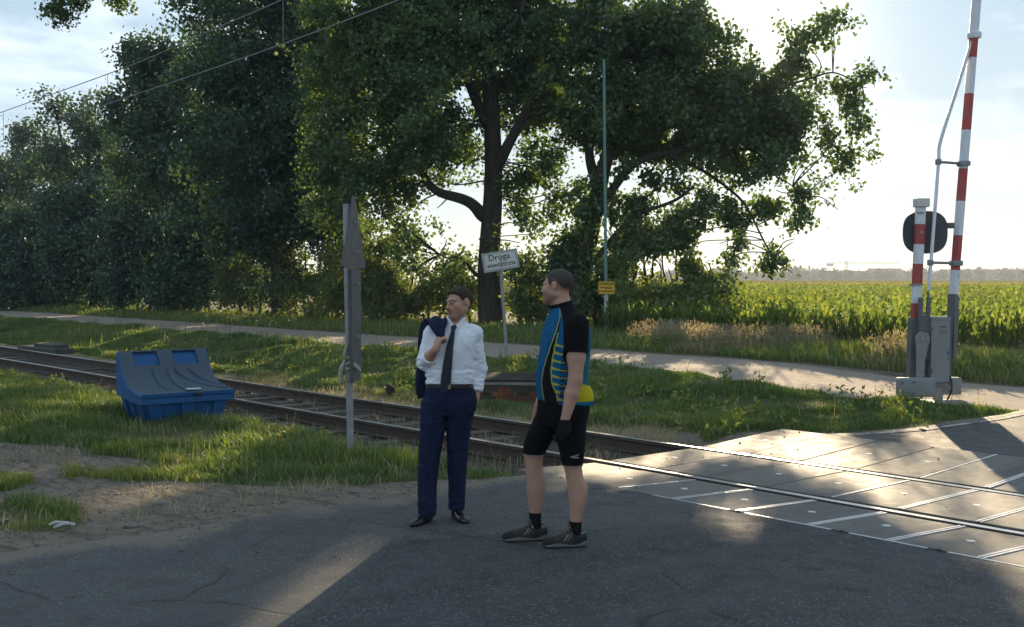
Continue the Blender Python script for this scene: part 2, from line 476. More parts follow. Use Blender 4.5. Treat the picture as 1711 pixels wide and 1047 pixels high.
# hairline cracks
cw = m.n('ShaderNodeMapping', {'Vector': P, 'Scale': (0.55, 0.8, 1)}).outputs[0]
cwn = m.mix(0.22, cw, m.n('ShaderNodeTexNoise', {'Vector': cw, 'Scale': 2.2, 'Detail': 5.0}).outputs['Color'])
ck = m.voro(0.8, cwn, 'Distance', 'DISTANCE_TO_EDGE')
c = m.mix(m.math('MULTIPLY', m.ramp(ck, [(0.0, 0.85), (0.009, 0.0)]), m.ramp(n1, [(0.45, 0.0), (0.55, 1.0)])), c, (0.018, 0.017, 0.017))
m.p(Base_Color=c, Roughness=m.ramp(n2, [(0.2, 0.62), (0.8, 0.86)]))
m.set(m.b, 'Specular IOR Level', 0.22)
m.bump(m.math('ADD', m.math('MULTIPLY', vc, 0.7), m.math('ADD', n3, m.ramp(ck, [(0.0, 0.0), (0.01, 1.0)]))), 0.55, 0.006)
M_ASPH = m.m
def sheet(name, xs, ys, zf, mat, attrf=None, trim=None):
    X, Y = np.meshgrid(xs, ys)
    if trim is not None:
        X, Y = trim(X, Y)
    nyy, nxx = X.shape
    i = np.arange(nxx * nyy).reshape(nyy, nxx)
    q = np.stack([i[:-1, :-1], i[:-1, 1:], i[1:, 1:], i[1:, :-1]], -1).reshape(-1, 4)
    at_ = {k: v.ravel() for k, v in (attrf(X, Y) if attrf else {}).items()}
    return tag(link(name, np_mesh(name, np.stack([X, Y, zf(X, Y)], -1).reshape(-1, 3), q, smooth=True, attrs=at_), mat), kind='structure')
seam_pts = np.array([[-4.6, 1.0], [-5.18, 2.97], [-6.39, 4.37], [-6.30, 4.70], [-6.12, 5.26], [-5.6, 6.2], [-5.5, 7.3]])
def a_near(X, Y):
    sx = np.interp(Y, seam_pts[:, 1], seam_pts[:, 0])
    return {'old': sst(0.012, -0.012, X - sx - 0.03 * (noise2(X, Y, 0.25, 61) - 0.5)),
            'dirt': sst(0.75, 0.0, X - road_edge(Y) + 0.9 * (noise2(X, Y, 0.8, 62, 4) - 0.5)) * 0.9}
def z_near(X, Y):
    return np.maximum(ground_z(X, Y), 0.085 - 0.040 * sst(5.2, 7.3, Y)) * 1.0 + 0.005 - 0.03 * sst(0.12, 0.0, X - road_edge(Y))
near_x = np.concatenate([np.linspace(0, 1, 110) ** 1.15 * 4.6, np.linspace(4.9, 16, 14)])
sheet('road', near_x, np.concatenate([np.linspace(-14, 1.8, 12), np.linspace(2.0, 7.19, 130)]), z_near, M_ASPH, a_near,
      lambda X, Y: (road_edge(Y) + X, Y))
def far_edge(Y):
    return far_line(Y) + 0.15 * (noise2(Y, Y * 0, 0.5, 71) - 0.5)
def a_far(X, Y):
    return {'old': np.ones_like(X) * 0.75, 'dirt': sst(0.5, 0.0, X - far_edge(Y) + 0.4 * (noise2(X, Y, 0.6, 72) - 0.5)) * 0.8 + 0.35 * sst(12.1, 11.5, Y)}
sheet('road', np.linspace(0, 1, 60) ** 1.2 * 12, np.concatenate([np.linspace(11.46, 16, 60), np.linspace(16.5, 60, 40)]),
      lambda X, Y: np.maximum(0.16 * sst(11.5, 15.5, Y) + 0.012, ground_z(X, Y) + 0.006) - 0.02 * sst(0.1, 0, X - far_edge(Y)), M_ASPH, a_far, lambda X, Y: (far_edge(Y) + X, Y))
# worn white edge line
m = Mat('worn_road_paint')
P = m.coord('world')
nn = m.noise(7, 6, 0.7, P)
c = m.mix(m.ramp(nn, [(0.46, 0.0), (0.60, 1.0)]), (0.10, 0.098, 0.092), (0.45, 0.43, 0.39))
m.p(Base_Color=c, Roughness=0.8)
sheet('road_marking', np.linspace(0, 0.10, 4), np.linspace(12.0, 15.1, 60), lambda X, Y: 0.16 * sst(11.5, 15.5, Y) + 0.018, m.m, None,
      lambda X, Y: (far_line(Y) + .22 + X, Y))

# ------------------------------------------------------------------ railway
M_RAIL = simple('rusty_rail_side', (0.075, 0.052, 0.040), 0.8, 0.2, 0.35, 5, 0.4)
mr = Mat('polished_rail_head')
mr.p(Base_Color=mr.mix(mr.noise(3, 5, 0.6, None, 0, (0.3, 40, 1)), (0.42, 0.41, 0.40), (0.62, 0.60, 0.58)), Metallic=1.0, Roughness=0.32)
M_RHEAD = mr.m
prof = [(-0.036, 0), (-0.030, 0.003), (0.030, 0.003), (0.036, 0), (0.036, -0.036), (0.010, -0.050), (0.008, -0.135), (0.065, -0.152), (0.07, -0.165),
        (-0.07, -0.165), (-0.065, -0.152), (-0.008, -0.135), (-0.010, -0.050), (-0.036, -0.036)]
def rail(y, label):
    xs = np.concatenate([np.linspace(-190, -60, 30), np.linspace(-58, 5, 64)])
    V = []; n = len(prof)
    for x in xs:
        w = 0.012 * math.sin(x * 0.31 + y) + 0.006 * math.sin(x * 0.9)
        for a, b in prof: V.append((x, y + a + (w if x < -10 else 0), b + 0.004 * math.sin(x * 0.5)))
    Q = []; mi = []
    for i in range(len(xs) - 1):
        for j in range(n):
            k = (j + 1) % n
            Q.append((i * n + j, (i + 1) * n + j, (i + 1) * n + k, i * n + k)); mi.append(1 if j in (0, 1, 2) else 0)
    o = link('rail', np_mesh('rail', V, Q, mids=mi), [M_RAIL, M_RHEAD])
    return tag(o, label, 'rail', 'rails of the railway track')
rail(RAILY[0], 'steel rail running nearest the two men and the blue bin')
rail(RAILY[1], 'steel rail on the far side of the track beside the grass bank')
M_SLEEP = simple('dirty_timber', (0.075, 0.058, 0.045), 0.9, 0, 0.4, 7, 0.6, 30, (0.12, 0.095, 0.07))
sl0 = None
for k in range(64):
    x = -8.75 - k * 0.64
    if sl0 is None:
        b = MB(); b.box((0, 0, 0), (0.24, 2.45, 0.16), bevel=0.012)
        sl = b.build('sleeper', M_SLEEP)
        tag(sl, 'dark timber sleeper half buried in dirt between the two rails', 'sleeper', 'sleepers under the railway track')
        sl0 = sl
    else:
        sl = sl0.copy(); COL.objects.link(sl)
    sl.location = (x + random.uniform(-.04, .04), 9.095 + random.uniform(-.05, .05), -0.252 + random.uniform(-.012, .012))
    sl.rotation_euler = (0, 0, random.uniform(-.03, .03))

# crossing panels
m = Mat('crossing_panel')
P = m.coord('world')
n1, n2 = m.noise(1.6, 6, 0.6, P), m.noise(7, 6, 0.65, P)
gp = m.n('ShaderNodeSeparateXYZ', {'Vector': P}).outputs[0]
lft = m.ramp(m.math('ADD', m.math('MULTIPLY', gp, 0.25), 2.1), [(0.0, 1.0), (0.75, 0.0)])        # sandy dirt thins out to the right
c = m.mix(n1, (0.115, 0.110, 0.103), (0.175, 0.165, 0.152))
c = m.mix(m.math('MULTIPLY', lft, m.ramp(n2, [(0.25, 0.35), (0.7, 1.0)])), c, (0.22, 0.182, 0.14))
c = m.mix(m.ramp(m.voro(70, P, 'Distance'), [(0.05, 0.5), (0.13, 0.0)]), c, (0.36, 0.34, 0.31))
c = m.mix(m.ramp(n2, [(0.55, 0.0), (0.8, 0.45)]), c, (0.075, 0.07, 0.064))
c = m.mix(m.ramp(m.noise(1.0, 6, 0.6, P, 0.3, (3.2, 0.3, 1)), [(0.48, 0.0), (0.66, 0.55)]), c, (0.07, 0.066, 0.062))
c = m.mix(m.ramp(m.noise(24, 6, 0.75, P), [(0.60, 0.0), (0.72, 0.7)]), c, (0.05, 0.046, 0.042))
m.p(Base_Color=c, Roughness=m.ramp(n2, [(0.2, 0.62), (0.8, 0.85)])); m.set(m.b, 'Specular IOR Level', 0.22)
m.bump(m.noise(70, 4, 0.7, P), 0.35, 0.004)
M_PANEL = m.m
M_STEEL = simple('worn_steel_edge', (0.55, 0.55, 0.56), 0.42, 0.55, 0.15, 9)
M_PLUG = simple('pale_plug', (0.66, 0.65, 0.62), 0.6, 0, 0.1, 20)
M_GAPBOX = simple('black_rubber', (0.02, 0.02, 0.02), 0.8)
PW = 0.667
rows = ((7.20, 8.24, 'outer panel on the near side of the track'), (8.47, 9.74, 'middle panel between the two rails'), (9.93, 11.43, 'outer panel on the far side of the track'))
for r, (y0, y1, desc) in enumerate(rows):
    for k in range(14):
        x0 = XE + k * PW
        if r == 0 and k > 11: continue
        t = thing('crossing_panel', None, 'crossing panel', (x0 + PW / 2, (y0 + y1) / 2, 0), 0, 'concrete panels of the level crossing')
        steel = k >= 4 or (r == 0 and k >= 2)
        where = 'leftmost' if k == 0 else ('with plain joints in the sandy left part of the crossing' if not steel else 'with bright steel edges in the right part of the crossing')
        t['label'] = ('leftmost concrete ' if k == 0 else 'concrete ') + desc + ('' if k == 0 else ', ' + ('sandy with plain joints' if not steel else 'grey with bright steel edges'))
        W2, D2 = PW - 0.012, y1 - y0
        b = MB(); b.box((0, 0, -0.08), (W2, D2, 0.16), bevel=0.006)
        for v in b.bm.verts:
            yy = v.co.y + (y0 + y1) / 2
            if r == 0: v.co.z += 0.045 * (8.24 - yy)
            if r == 2: v.co.z += 0.05 * (yy - 9.93)
            v.co.x += 0
        tilt = 0.0
        slab = b.build('slab', M_PANEL, t)
        slab.location.z = random.uniform(-0.003, 0.003)
        zf = (lambda yy: 0.045 * (8.24 - yy)) if r == 0 else ((lambda yy: 0.05 * (yy - 9.93)) if r == 2 else (lambda yy: 0.0))
        if steel:
            for sx in (-1, 1):
                b = MB(); b.box((sx * (W2 / 2 - 0.012), 0, 0.0), (0.022, D2 - 0.01, 0.012))
                for v in b.bm.verts: v.co.z += zf(v.co.y + (y0 + y1) / 2)
                b.build('steel_edge', M_STEEL, t)
        s = 0.035
        b = MB(); zc_ = zf((y0 + y1) / 2) + 0.003
        vs = [b.bm.verts.new((p[0], p[1], zc_)) for p in ((-s * 1.2, 0), (0, -s), (s * 1.2, 0), (0, s))] + [b.bm.verts.new((p[0], p[1], zc_ - 0.02)) for p in ((-s * 1.2, 0), (0, -s), (s * 1.2, 0), (0, s))]
        b.bm.faces.new(vs[:4])
        for i in range(4): b.bm.faces.new((vs[i], vs[4 + i], vs[4 + (i + 1) % 4], vs[(i + 1) % 4]))
        b.build('lifting_plug', M_PLUG, t)
# steel kerb along the near asphalt edge, in lengths
for i, (xa, xb) in enumerate(((-6.55, -5.72), (-5.58, -4.78), (-4.64, -4.02), (-3.90, -3.30), (-3.18, -2.4), (-2.28, -1.5), (-1.38, -.6))):
    b = MB(); b.box(((xa + xb) / 2, 7.180, 0.028), (xb - xa, 0.020, 0.05))
    tag(b.build('kerb_rail', M_STEEL), 'bright steel strip between the dark asphalt and the crossing panels', 'kerb strip', 'steel strips along the asphalt edge')
    b = MB(); b.box((xb + 0.07, 7.172, 0.030), (0.15, 0.045, 0.05), bevel=0.006); b.box((xb + 0.09, 7.168, 0.058), (0.03, 0.02, 0.006))
    tag(b.build('joint_plate', M_GAPBOX), 'black joint plate between two steel strips at the asphalt edge', 'joint plate', 'joint plates at the asphalt edge')
# ------------------------------------------------------------------ leaves, grass, crops
def leaf_cloud(name, C, rnd, size, k, sig, mat, parent=None, droop=0.35, aspect=0.8, flat=1.0, kind=None):
    "k leaf blades round every twig point of C"
    C = np.asarray(C); n = len(C) * k
    P = np.repeat(C, k, 0) + RNG.normal(0, 1, (n, 3)) * np.array([sig, sig, sig * 0.8])
    r = np.repeat(rnd, k) * 0.6 + RNG.random(n) * 0.4
    d = RNG.normal(0, 1, (n, 3)); d[:, 2] = d[:, 2] * flat - droop * 1.4
    d /= np.linalg.norm(d, axis=1)[:, None]
    s = np.cross(d, RNG.normal(0, 1, (n, 3))); s /= np.linalg.norm(s, axis=1)[:, None]
    nn = np.cross(d, s)
    Ls = (size * RNG.uniform(0.65, 1.3, n))[:, None]
    V = np.empty((n, 4, 3))
    V[:, 0] = P
    V[:, 1] = P + d * Ls * 0.42 + s * Ls * aspect * 0.5 + nn * Ls * 0.10
    V[:, 2] = P + d * Ls
    V[:, 3] = P + d * Ls * 0.42 - s * Ls * aspect * 0.5 + nn * Ls * 0.10
    q = np.arange(n * 4).reshape(n, 4)
    o = link(name, np_mesh(name, V.reshape(-1, 3), q, attrs={'rnd': np.repeat(np.clip(r, 0, 1), 4)}), mat, parent)
    if kind: o['kind'] = kind
    return o
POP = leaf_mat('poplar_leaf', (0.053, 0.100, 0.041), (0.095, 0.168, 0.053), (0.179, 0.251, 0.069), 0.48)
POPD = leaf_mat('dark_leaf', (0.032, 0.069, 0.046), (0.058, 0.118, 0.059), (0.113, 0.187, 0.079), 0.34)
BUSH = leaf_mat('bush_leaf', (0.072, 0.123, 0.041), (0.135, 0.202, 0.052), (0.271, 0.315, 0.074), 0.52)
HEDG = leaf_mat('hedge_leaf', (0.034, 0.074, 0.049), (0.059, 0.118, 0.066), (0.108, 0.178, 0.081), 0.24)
BARK = Mat('bark')
bv = BARK.n('ShaderNodeMapping', {'Vector': BARK.coord(), 'Scale': (9, 9, 1.6)}).outputs[0]
bn = BARK.noise(1.0, 8, 0.7, bv, 0.6)
BARK.p(Base_Color=BARK.ramp(bn, [(0.3, (0.022, 0.018, 0.014)), (0.7, (0.085, 0.070, 0.054))]), Roughness=0.95)
BARK.bump(bn, 0.9, 0.06); BARK = BARK.m

SUNL = []          # sunbeams: straight gaps in the leaves through which the low sun reaches the ground
def beam(px, py, z, r):
    SUNL.append((at(px, py, z), r))
def carve(C, pad=0.0):
    keep = np.ones(len(C), bool)
    for p, r in SUNL:
        v = C - p; t = v @ SUN
        d = np.linalg.norm(v - t[:, None] * SUN, axis=1)
        keep &= ~((d < r + pad) & (t > 3))
    return keep
def blob_points(blobs, per_m3, seed, holes=0.36, hs=0.9, spray=.42):
    "twig points in a union of ellipsoids given as (px, py, rx, ry, depth, rdepth[, density])"
    out = []; rn = []
    for bi, b in enumerate(blobs):
        px, py, rx, ry, dp, rd = b[:6]; dens = b[6] if len(b) > 6 else 1.0
        c = atd(px, py, dp); ax, az = rx * dp / FPX, ry * dp / FPX
        vol = 4.19 * ax * az * rd
        ns = max(3, int(vol * per_m3 * dens / 16))
        u = RNG.normal(0, 1, (ns, 3)); u /= np.linalg.norm(u, axis=1)[:, None]
        u *= (RNG.random(ns) ** (1 / 2.4))[:, None] * RNG.uniform(.82, 1.16, ns)[:, None]
        p = c + u[:, 0:1] * ax * CR + u[:, 1:2] * rd * CF + np.outer(u[:, 2] * az, [0, 0, 1])
        # every spray of leaves is a drooping, outward lying cluster
        d = u * 1.2 + RNG.normal(0, .6, (ns, 3)); d = d[:, 0:1] * CR + d[:, 1:2] * CF + np.outer(d[:, 2] - .35, [0, 0, 1]); d /= np.linalg.norm(d, axis=1)[:, None]
        m_ = RNG.integers(9, 24, ns); sc_ = RNG.uniform(.7, 1.35, ns) * spray
        p = np.repeat(p, m_, 0) + np.repeat(d * sc_[:, None], m_, 0) * RNG.uniform(-1, 1, m_.sum())[:, None] + RNG.normal(0, .30, (m_.sum(), 3)) * np.repeat(sc_, m_)[:, None]
        out.append(p); rn.append(np.repeat(RNG.normal(0, .14, ns), m_))
    P = np.concatenate(out); R = np.concatenate(rn)
    h = noise3(P, hs, seed + 100, 3)
    R = np.clip(0.45 + R + 1.1 * (noise3(P, 1.7, seed + 200) - 0.5), 0, 1)
    k = (h > holes) & carve(P, .13) & (P[:, 2] > ground_z(P[:, 0], P[:, 1]) + 0.05)
    return P[k], R[k]
def limb(nb, pts, r0, r1, n=10, wob=0.0, seed=0):
    P = spline([atd(*p) for p in pts], 7)
    t = np.linspace(0, 1, len(P))
    if wob:
        P = P + wob * np.stack([np.sin(t * 9 + seed), np.cos(t * 7 + seed * 2), np.sin(t * 11 + seed * 3)], 1) * (t * (1 - t))[:, None] * 4
    nb.tube(P, r0 + (r1 - r0) * t ** 0.8, n)
    return P
def twigs(nb, skel, blobs, rr=0.055, sub=4):
    "a branch from the skeleton to every leaf mass, and finer ones inside it"
    S = np.concatenate(skel)
    for b in blobs:
        c = atd(b[0], b[1], b[4])
        for j in range(sub):
            e = c + CR * RNG.normal() * 0.5 * b[2] * b[4] / FPX + CF * RNG.normal() * 0.45 * b[5] + np.array([0, 0, RNG.normal() * 0.45 * b[3] * b[4] / FPX])
            d = np.linalg.norm(S - e, axis=1) + np.maximum(0, S[:, 2] - e[2]) * 0.8
            a = S[int(np.argmin(d))]
            mid = (a + e) / 2 + RNG.normal(0, 0.12, 3) * np.linalg.norm(e - a) + np.array([0, 0, 0.06]) * np.linalg.norm(e - a)
            P = spline([a, mid, e], 6)
            nb.tube(P, np.linspace(rr, 0.012, len(P)), 6)
def tree(name, label, cat, group, base, limbs, blobs, mat, per_m3, k, size, sig, seed, holes=0.36, hs=0.9, sub=4, rr=0.055, droop=0.35, spray=.42):
    "limbs: list of (pts, r0, r1); everything in world space under an Empty at the foot of the trunk"
    b = np.array(base); b[2] = float(ground_z(b[0], b[1]))
    t = thing(name, label, cat, b, 0, group)
    nb = NB(); sk = []
    for i, (pts, r0, r1) in enumerate(limbs):
        sk.append(limb(nb, pts, r0, r1, 14 if r0 > 0.15 else 8, 0.10, seed + i))
    if sub: twigs(nb, sk, blobs, rr, sub)
    V = np.concatenate(nb.V) - b
    tr = link('trunk', np_mesh('trunk', V, np.concatenate(nb.Q), smooth=True), BARK, t)
    C, R = blob_points(blobs, per_m3, seed, holes, hs, spray)
    leaf_cloud('crown', C - b, R, size, k, sig, mat, t, droop)
    return t
for a in ((586, 908, .08, .14), (549, 942, .08, .16), (512, 980, .08, .18), (478, 1016, .08, .20), (444, 1058, .08, .22),
          (1225, 852, .03, .15), (1255, 895, .06, .11), (1290, 572, .35, .3), (1330, 575, .35, .22), (1245, 570, .35, .22),
          (960, 795, 0, .22), (1065, 790, 0, .22), (1150, 762, 0, .18), (1240, 738, 0, .28), (1200, 752, 0, .14), (1350, 750, 0, .2), (1335, 775, 0, .14), (1415, 790, 0, .24), (1455, 806, 0, .26), (1495, 832, 0, .22),
          (1640, 755, 0, .14), (1690, 768, 0, .16),
          (1060, 602, .2, .4), (1150, 612, .2, .4), (1260, 612, .2, .3), (1390, 620, .2, .5), (1480, 627, .15, .4), (1000, 600, .2, .3),
          (540, 570, .2, .4), (520, 578, .2, .3), (640, 590, .2, .4), (660, 580, .25, .4), (220, 578, .1, .6), (130, 572, .1, .7), (560, 650, -.1, .3), (390, 640, -.1, .3),
          (665, 772, .0, .16), (690, 752, 0, .16), (1290, 645, .1, .4), (1160, 640, .1, .4)):
    beam(*a)

# the great poplar in the middle
D0 = 36.8
T1L = [([(822, 556, D0), (818, 440, D0), (819, 300, D0), (814, 150, D0), (812, 0, D0), (815, -180, D0), (818, -420, D0)], 0.44, 0.10),
       ([(812, 362, D0), (785, 345, D0 - .3), (740, 318, D0 - .8), (700, 275, D0 - 1.2), (650, 235, D0 - 1.5)], 0.24, 0.07),
       ([(820, 300, D0), (850, 240, D0 - .5), (900, 160, D0 - 1), (950, 60, D0 - 1.5), (985, -60, D0 - 1.5)], 0.22, 0.07),
       ([(816, 210, D0), (780, 130, D0 + .5), (740, 40, D0 + .6), (700, -80, D0 + .8)], 0.2, 0.06),
       ([(818, 480, D0), (780, 440, D0 - .5), (735, 425, D0 - 1)], 0.09, 0.03),
       ([(816, 120, D0), (860, 40, D0 - 1.5), (890, -60, D0 - 2)], 0.14, 0.05)]
T1B = [(680, 400, 55, 34, D0 - 1.4, 1.0, .55), (760, 440, 60, 30, D0 - 1.2, 1.0, .6), (700, 440, 50, 30, D0 - 1.6, 1.0, .5), (900, 430, 50, 40, D0 - .8, 1.1, .6), (850, 420, 36, 50, D0 - .8, 1.0, .5), (940, 280, 40, 40, D0 - .8, 1.0, .7), (640, 370, 50, 36, D0 - 1.2, 1.0, .7), (640, 70, 120, 150, D0 - 1, 3.0), (560, 190, 60, 110, D0, 2.4), (700, 190, 80, 120, D0 - 1.5, 2.4), (620, 290, 75, 80, D0 - 1, 2.2), (560, 330, 50, 80, D0, 1.8),
       (760, 60, 110, 120, D0 - 2, 2.6), (900, 60, 110, 110, D0 - 1.5, 2.6), (880, 190, 70, 70, D0 - 1.5, 1.8), (780, 240, 50, 60, D0 - 1.8, 1.5), (960, 160, 60, 70, D0 - 1, 1.8),
       (690, 330, 40, 30, D0 - 1, 1.0, .7), (745, 290, 45, 30, D0 - 1, 1.0, .8), (880, 290, 40, 45, D0 - 1.5, 1.2, .8), (890, 380, 40, 40, D0 - .6, 1.0, .8), (745, 400, 50, 22, D0 - 1, .8, .7), (860, 330, 30, 60, D0 + .3, 1, .7), (925, 330, 45, 60, D0 - .5, 1.2, .8),
       (780, -120, 180, 110, D0, 3.0, .5), (900, -120, 130, 110, D0, 3.0, .5), (650, -130, 130, 110, D0, 3, .5), (800, -330, 160, 130, D0, 3, .4)]
T1B = [(b[0], b[1], b[2], b[3], b[4] + (2.4 if 735 < b[0] < 925 and b[1] < 310 else 0)) + tuple(b[5:]) for b in T1B]
tree('poplar_tree', 'tall poplar with a thick dark trunk right behind the white street sign', 'tree', 'trees beyond the service path', atd(822, 556, D0), T1L, T1B, POP, 40, 11, 0.135, 0.16, 11, 0.40, 0.6, 2, 0.03, .35, .42)
# its right-hand neighbour with the long bough
D1 = 35.2
T2L = [([(948, 560, D1), (962, 480, D1), (980, 400, D1), (1000, 320, D1), (1025, 240, D1), (1062, 150, D1), (1110, 60, D1), (1160, 10, D1), (1225, -40, D1)], 0.36, 0.08),
       ([(985, 385, D1), (1020, 320, D1 - .3), (1065, 272, D1 - .8), (1130, 258, D1 - 1), (1190, 232, D1 - 1.2), (1250, 185, D1 - 1.4)], 0.17, 0.05),
       ([(1250, 185, D1 - 1.4), (1310, 150, D1 - 1.5), (1370, 120, D1 - 1.5), (1440, 140, D1 - 1.5)], 0.06, 0.015),
       ([(1000, 330, D1), (985, 250, D1 + .3), (990, 160, D1 + .4), (1010, 60, D1 + .3)], 0.2, 0.06),
       ([(968, 455, D1), (1010, 420, D1 - .6), (1070, 355, D1 - 1), (1140, 325, D1 - 1.3), (1160, 312, D1 - 1.4)], 0.10, 0.03),
       ([(1120, 260, D1 - 1), (1200, 300, D1 - 1.6), (1260, 370, D1 - 2), (1300, 440, D1 - 2)], 0.06, 0.02),
       ([(1190, 232, D1 - 1.2), (1280, 270, D1 - 1.8), (1340, 330, D1 - 2)], 0.045, 0.012)]
T2B = [(1040, 330, 50, 50, D1 - .9, 1.1, .7), (1110, 400, 60, 40, D1 - 1.2, 1.2, .75), (1170, 380, 50, 36, D1 - 1.5, 1.1, .7), (1030, 410, 44, 46, D1 - .8, 1.1, .75), (985, 350, 36, 60, D1 - .6, 1.0, .55), (1060, 222, 90, 46, D1 + 2.6, 1.4, 2.2), (1160, 212, 80, 44, D1 + 2.2, 1.4, 2.2), (1265, 222, 80, 42, D1 + .6, 1.3, 2.0), (1120, 235, 90, 36, D1 + 4.2, 1.2, 2.0), (1240, 278, 100, 26, D1 + 1.5, 1.2, 2.0), (1220, 200, 50, 40, D1 + 1.5, 1.2, 1.6), (1040, 60, 110, 90, D1 - .6, 2.4), (1140, 80, 75, 75, D1 - 1, 1.8), (1120, 170, 75, 60, D1 - 1, 1.6), (1010, 190, 50, 70, D1 - .5, 1.6), (1195, 140, 45, 50, D1 - 1.2, 1.2, .9), (1080, 190, 45, 55, D1 - .5, 1.3, .9),  # includes extra dense leaf masses, added deeper in to shade road and crossing
       (1230, 150, 70, 50, D1 - 1.4, 1.2, 1.1), (1260, 200, 85, 55, D1 - 1.6, 1.4, 1.15), (1190, 220, 60, 45, D1 - 1.4, 1.2, 1), (1320, 180, 45, 55, D1 - 1.6, 1.1, .9),
       (1352, 90, 42, 60, D1 - 1.5, .8, .8), (1385, 38, 24, 45, D1 - 1.5, .6, .75), (1330, 110, 32, 40, D1 - 1.5, .7, .7), (1425, 150, 50, 32, D1 - 1.5, .8, .75), (1400, 200, 45, 40, D1 - 1.5, .8, .6), (1375, 250, 50, 36, D1 - 1.6, .8, .55), (1445, 215, 26, 30, D1 - 1.5, .6, .4), (1400, 325, 36, 34, D1 - 2, .7, .42), (1420, 262, 34, 22, D1 - 2, .6, .35),
       (1215, 300, 70, 48, D1 - 1.8, 1.3, .95), (1290, 290, 60, 55, D1 - 2, 1.2, .85), (1240, 360, 60, 50, D1 - 2, 1.2, .95), (1330, 350, 50, 45, D1 - 2, 1, .65), (1275, 415, 52, 36, D1 - 2, 1.0, .85), (1305, 450, 40, 24, D1 - 2, .8, .8), (1350, 400, 40, 36, D1 - 2, .8, .55), (1210, 420, 30, 22, D1 - 2, .8, .55),
       (1150, 280, 45, 30, D1 - 1, 1, .75), (1090, 300, 45, 30, D1 - .7, 1, .55), (1060, 390, 55, 38, D1 - .8, 1.2, .8), (1120, 370, 40, 24, D1 - .8, 1, .5), (1000, 450, 60, 60, D1, 1.4, .8), (1070, 350, 30, 24, D1 - .7, .8, .6), (960, 400, 40, 60, D1, 1.3, .8), (1160, 350, 40, 30, D1 - 1.4, 1, .6),
       (1040, -120, 130, 90, D1, 2.4, .5), (1180, -70, 80, 60, D1 - .6, 1.6, .7)]
tree('poplar_tree', 'leaning poplar whose long bough hangs over the corn on the right', 'tree', 'trees beyond the service path', atd(948, 560, D1), T2L, T2B, POP, 56, 11, 0.135, 0.14, 12, 0.33, 0.6, 2, 0.020, .35, .36)
# tall dense trees to the left
D2 = 44
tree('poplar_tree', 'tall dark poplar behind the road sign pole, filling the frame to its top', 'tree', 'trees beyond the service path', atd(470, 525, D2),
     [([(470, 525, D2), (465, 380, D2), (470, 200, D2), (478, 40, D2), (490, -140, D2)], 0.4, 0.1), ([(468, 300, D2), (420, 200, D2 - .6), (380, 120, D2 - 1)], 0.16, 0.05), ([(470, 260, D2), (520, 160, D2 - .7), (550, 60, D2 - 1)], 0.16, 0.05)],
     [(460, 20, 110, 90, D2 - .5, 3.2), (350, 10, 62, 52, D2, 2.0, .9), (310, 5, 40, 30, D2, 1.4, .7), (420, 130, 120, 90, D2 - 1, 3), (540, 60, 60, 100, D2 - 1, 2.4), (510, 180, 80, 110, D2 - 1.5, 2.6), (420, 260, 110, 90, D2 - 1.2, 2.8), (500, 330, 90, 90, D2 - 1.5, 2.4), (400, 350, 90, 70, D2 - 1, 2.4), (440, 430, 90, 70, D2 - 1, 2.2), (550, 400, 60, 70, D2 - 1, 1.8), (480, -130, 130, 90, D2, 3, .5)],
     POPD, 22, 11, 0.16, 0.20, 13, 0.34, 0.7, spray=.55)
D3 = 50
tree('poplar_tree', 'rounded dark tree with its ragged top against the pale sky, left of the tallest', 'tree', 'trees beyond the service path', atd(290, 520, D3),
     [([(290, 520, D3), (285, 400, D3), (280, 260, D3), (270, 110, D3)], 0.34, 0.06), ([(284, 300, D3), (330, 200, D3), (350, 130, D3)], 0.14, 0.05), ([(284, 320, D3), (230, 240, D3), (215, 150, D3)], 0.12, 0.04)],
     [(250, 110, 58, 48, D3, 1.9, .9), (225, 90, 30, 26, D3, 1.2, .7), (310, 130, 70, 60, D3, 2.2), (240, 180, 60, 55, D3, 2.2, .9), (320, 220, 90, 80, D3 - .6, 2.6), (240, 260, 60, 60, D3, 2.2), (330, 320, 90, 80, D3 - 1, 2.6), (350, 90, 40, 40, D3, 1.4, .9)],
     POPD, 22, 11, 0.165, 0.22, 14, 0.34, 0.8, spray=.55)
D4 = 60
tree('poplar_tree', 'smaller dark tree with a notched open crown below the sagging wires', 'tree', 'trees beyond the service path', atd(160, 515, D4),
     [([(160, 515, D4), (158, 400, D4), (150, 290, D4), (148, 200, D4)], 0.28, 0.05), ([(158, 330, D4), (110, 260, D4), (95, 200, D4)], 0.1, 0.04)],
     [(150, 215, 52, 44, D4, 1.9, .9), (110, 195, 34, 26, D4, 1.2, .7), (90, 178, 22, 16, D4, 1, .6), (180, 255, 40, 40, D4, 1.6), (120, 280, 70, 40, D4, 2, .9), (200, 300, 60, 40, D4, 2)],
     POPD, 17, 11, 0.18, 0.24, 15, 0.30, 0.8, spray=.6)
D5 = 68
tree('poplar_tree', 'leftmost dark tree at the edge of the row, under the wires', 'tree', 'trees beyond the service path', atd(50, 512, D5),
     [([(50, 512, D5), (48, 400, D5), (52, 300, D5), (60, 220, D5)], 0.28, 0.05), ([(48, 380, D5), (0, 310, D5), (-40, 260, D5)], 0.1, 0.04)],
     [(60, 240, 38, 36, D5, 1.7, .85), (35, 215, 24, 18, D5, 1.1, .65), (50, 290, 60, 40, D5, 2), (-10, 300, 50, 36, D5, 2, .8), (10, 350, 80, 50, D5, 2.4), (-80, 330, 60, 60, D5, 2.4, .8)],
     POPD, 15, 11, 0.19, 0.26, 16, 0.30, 0.9, spray=.6)
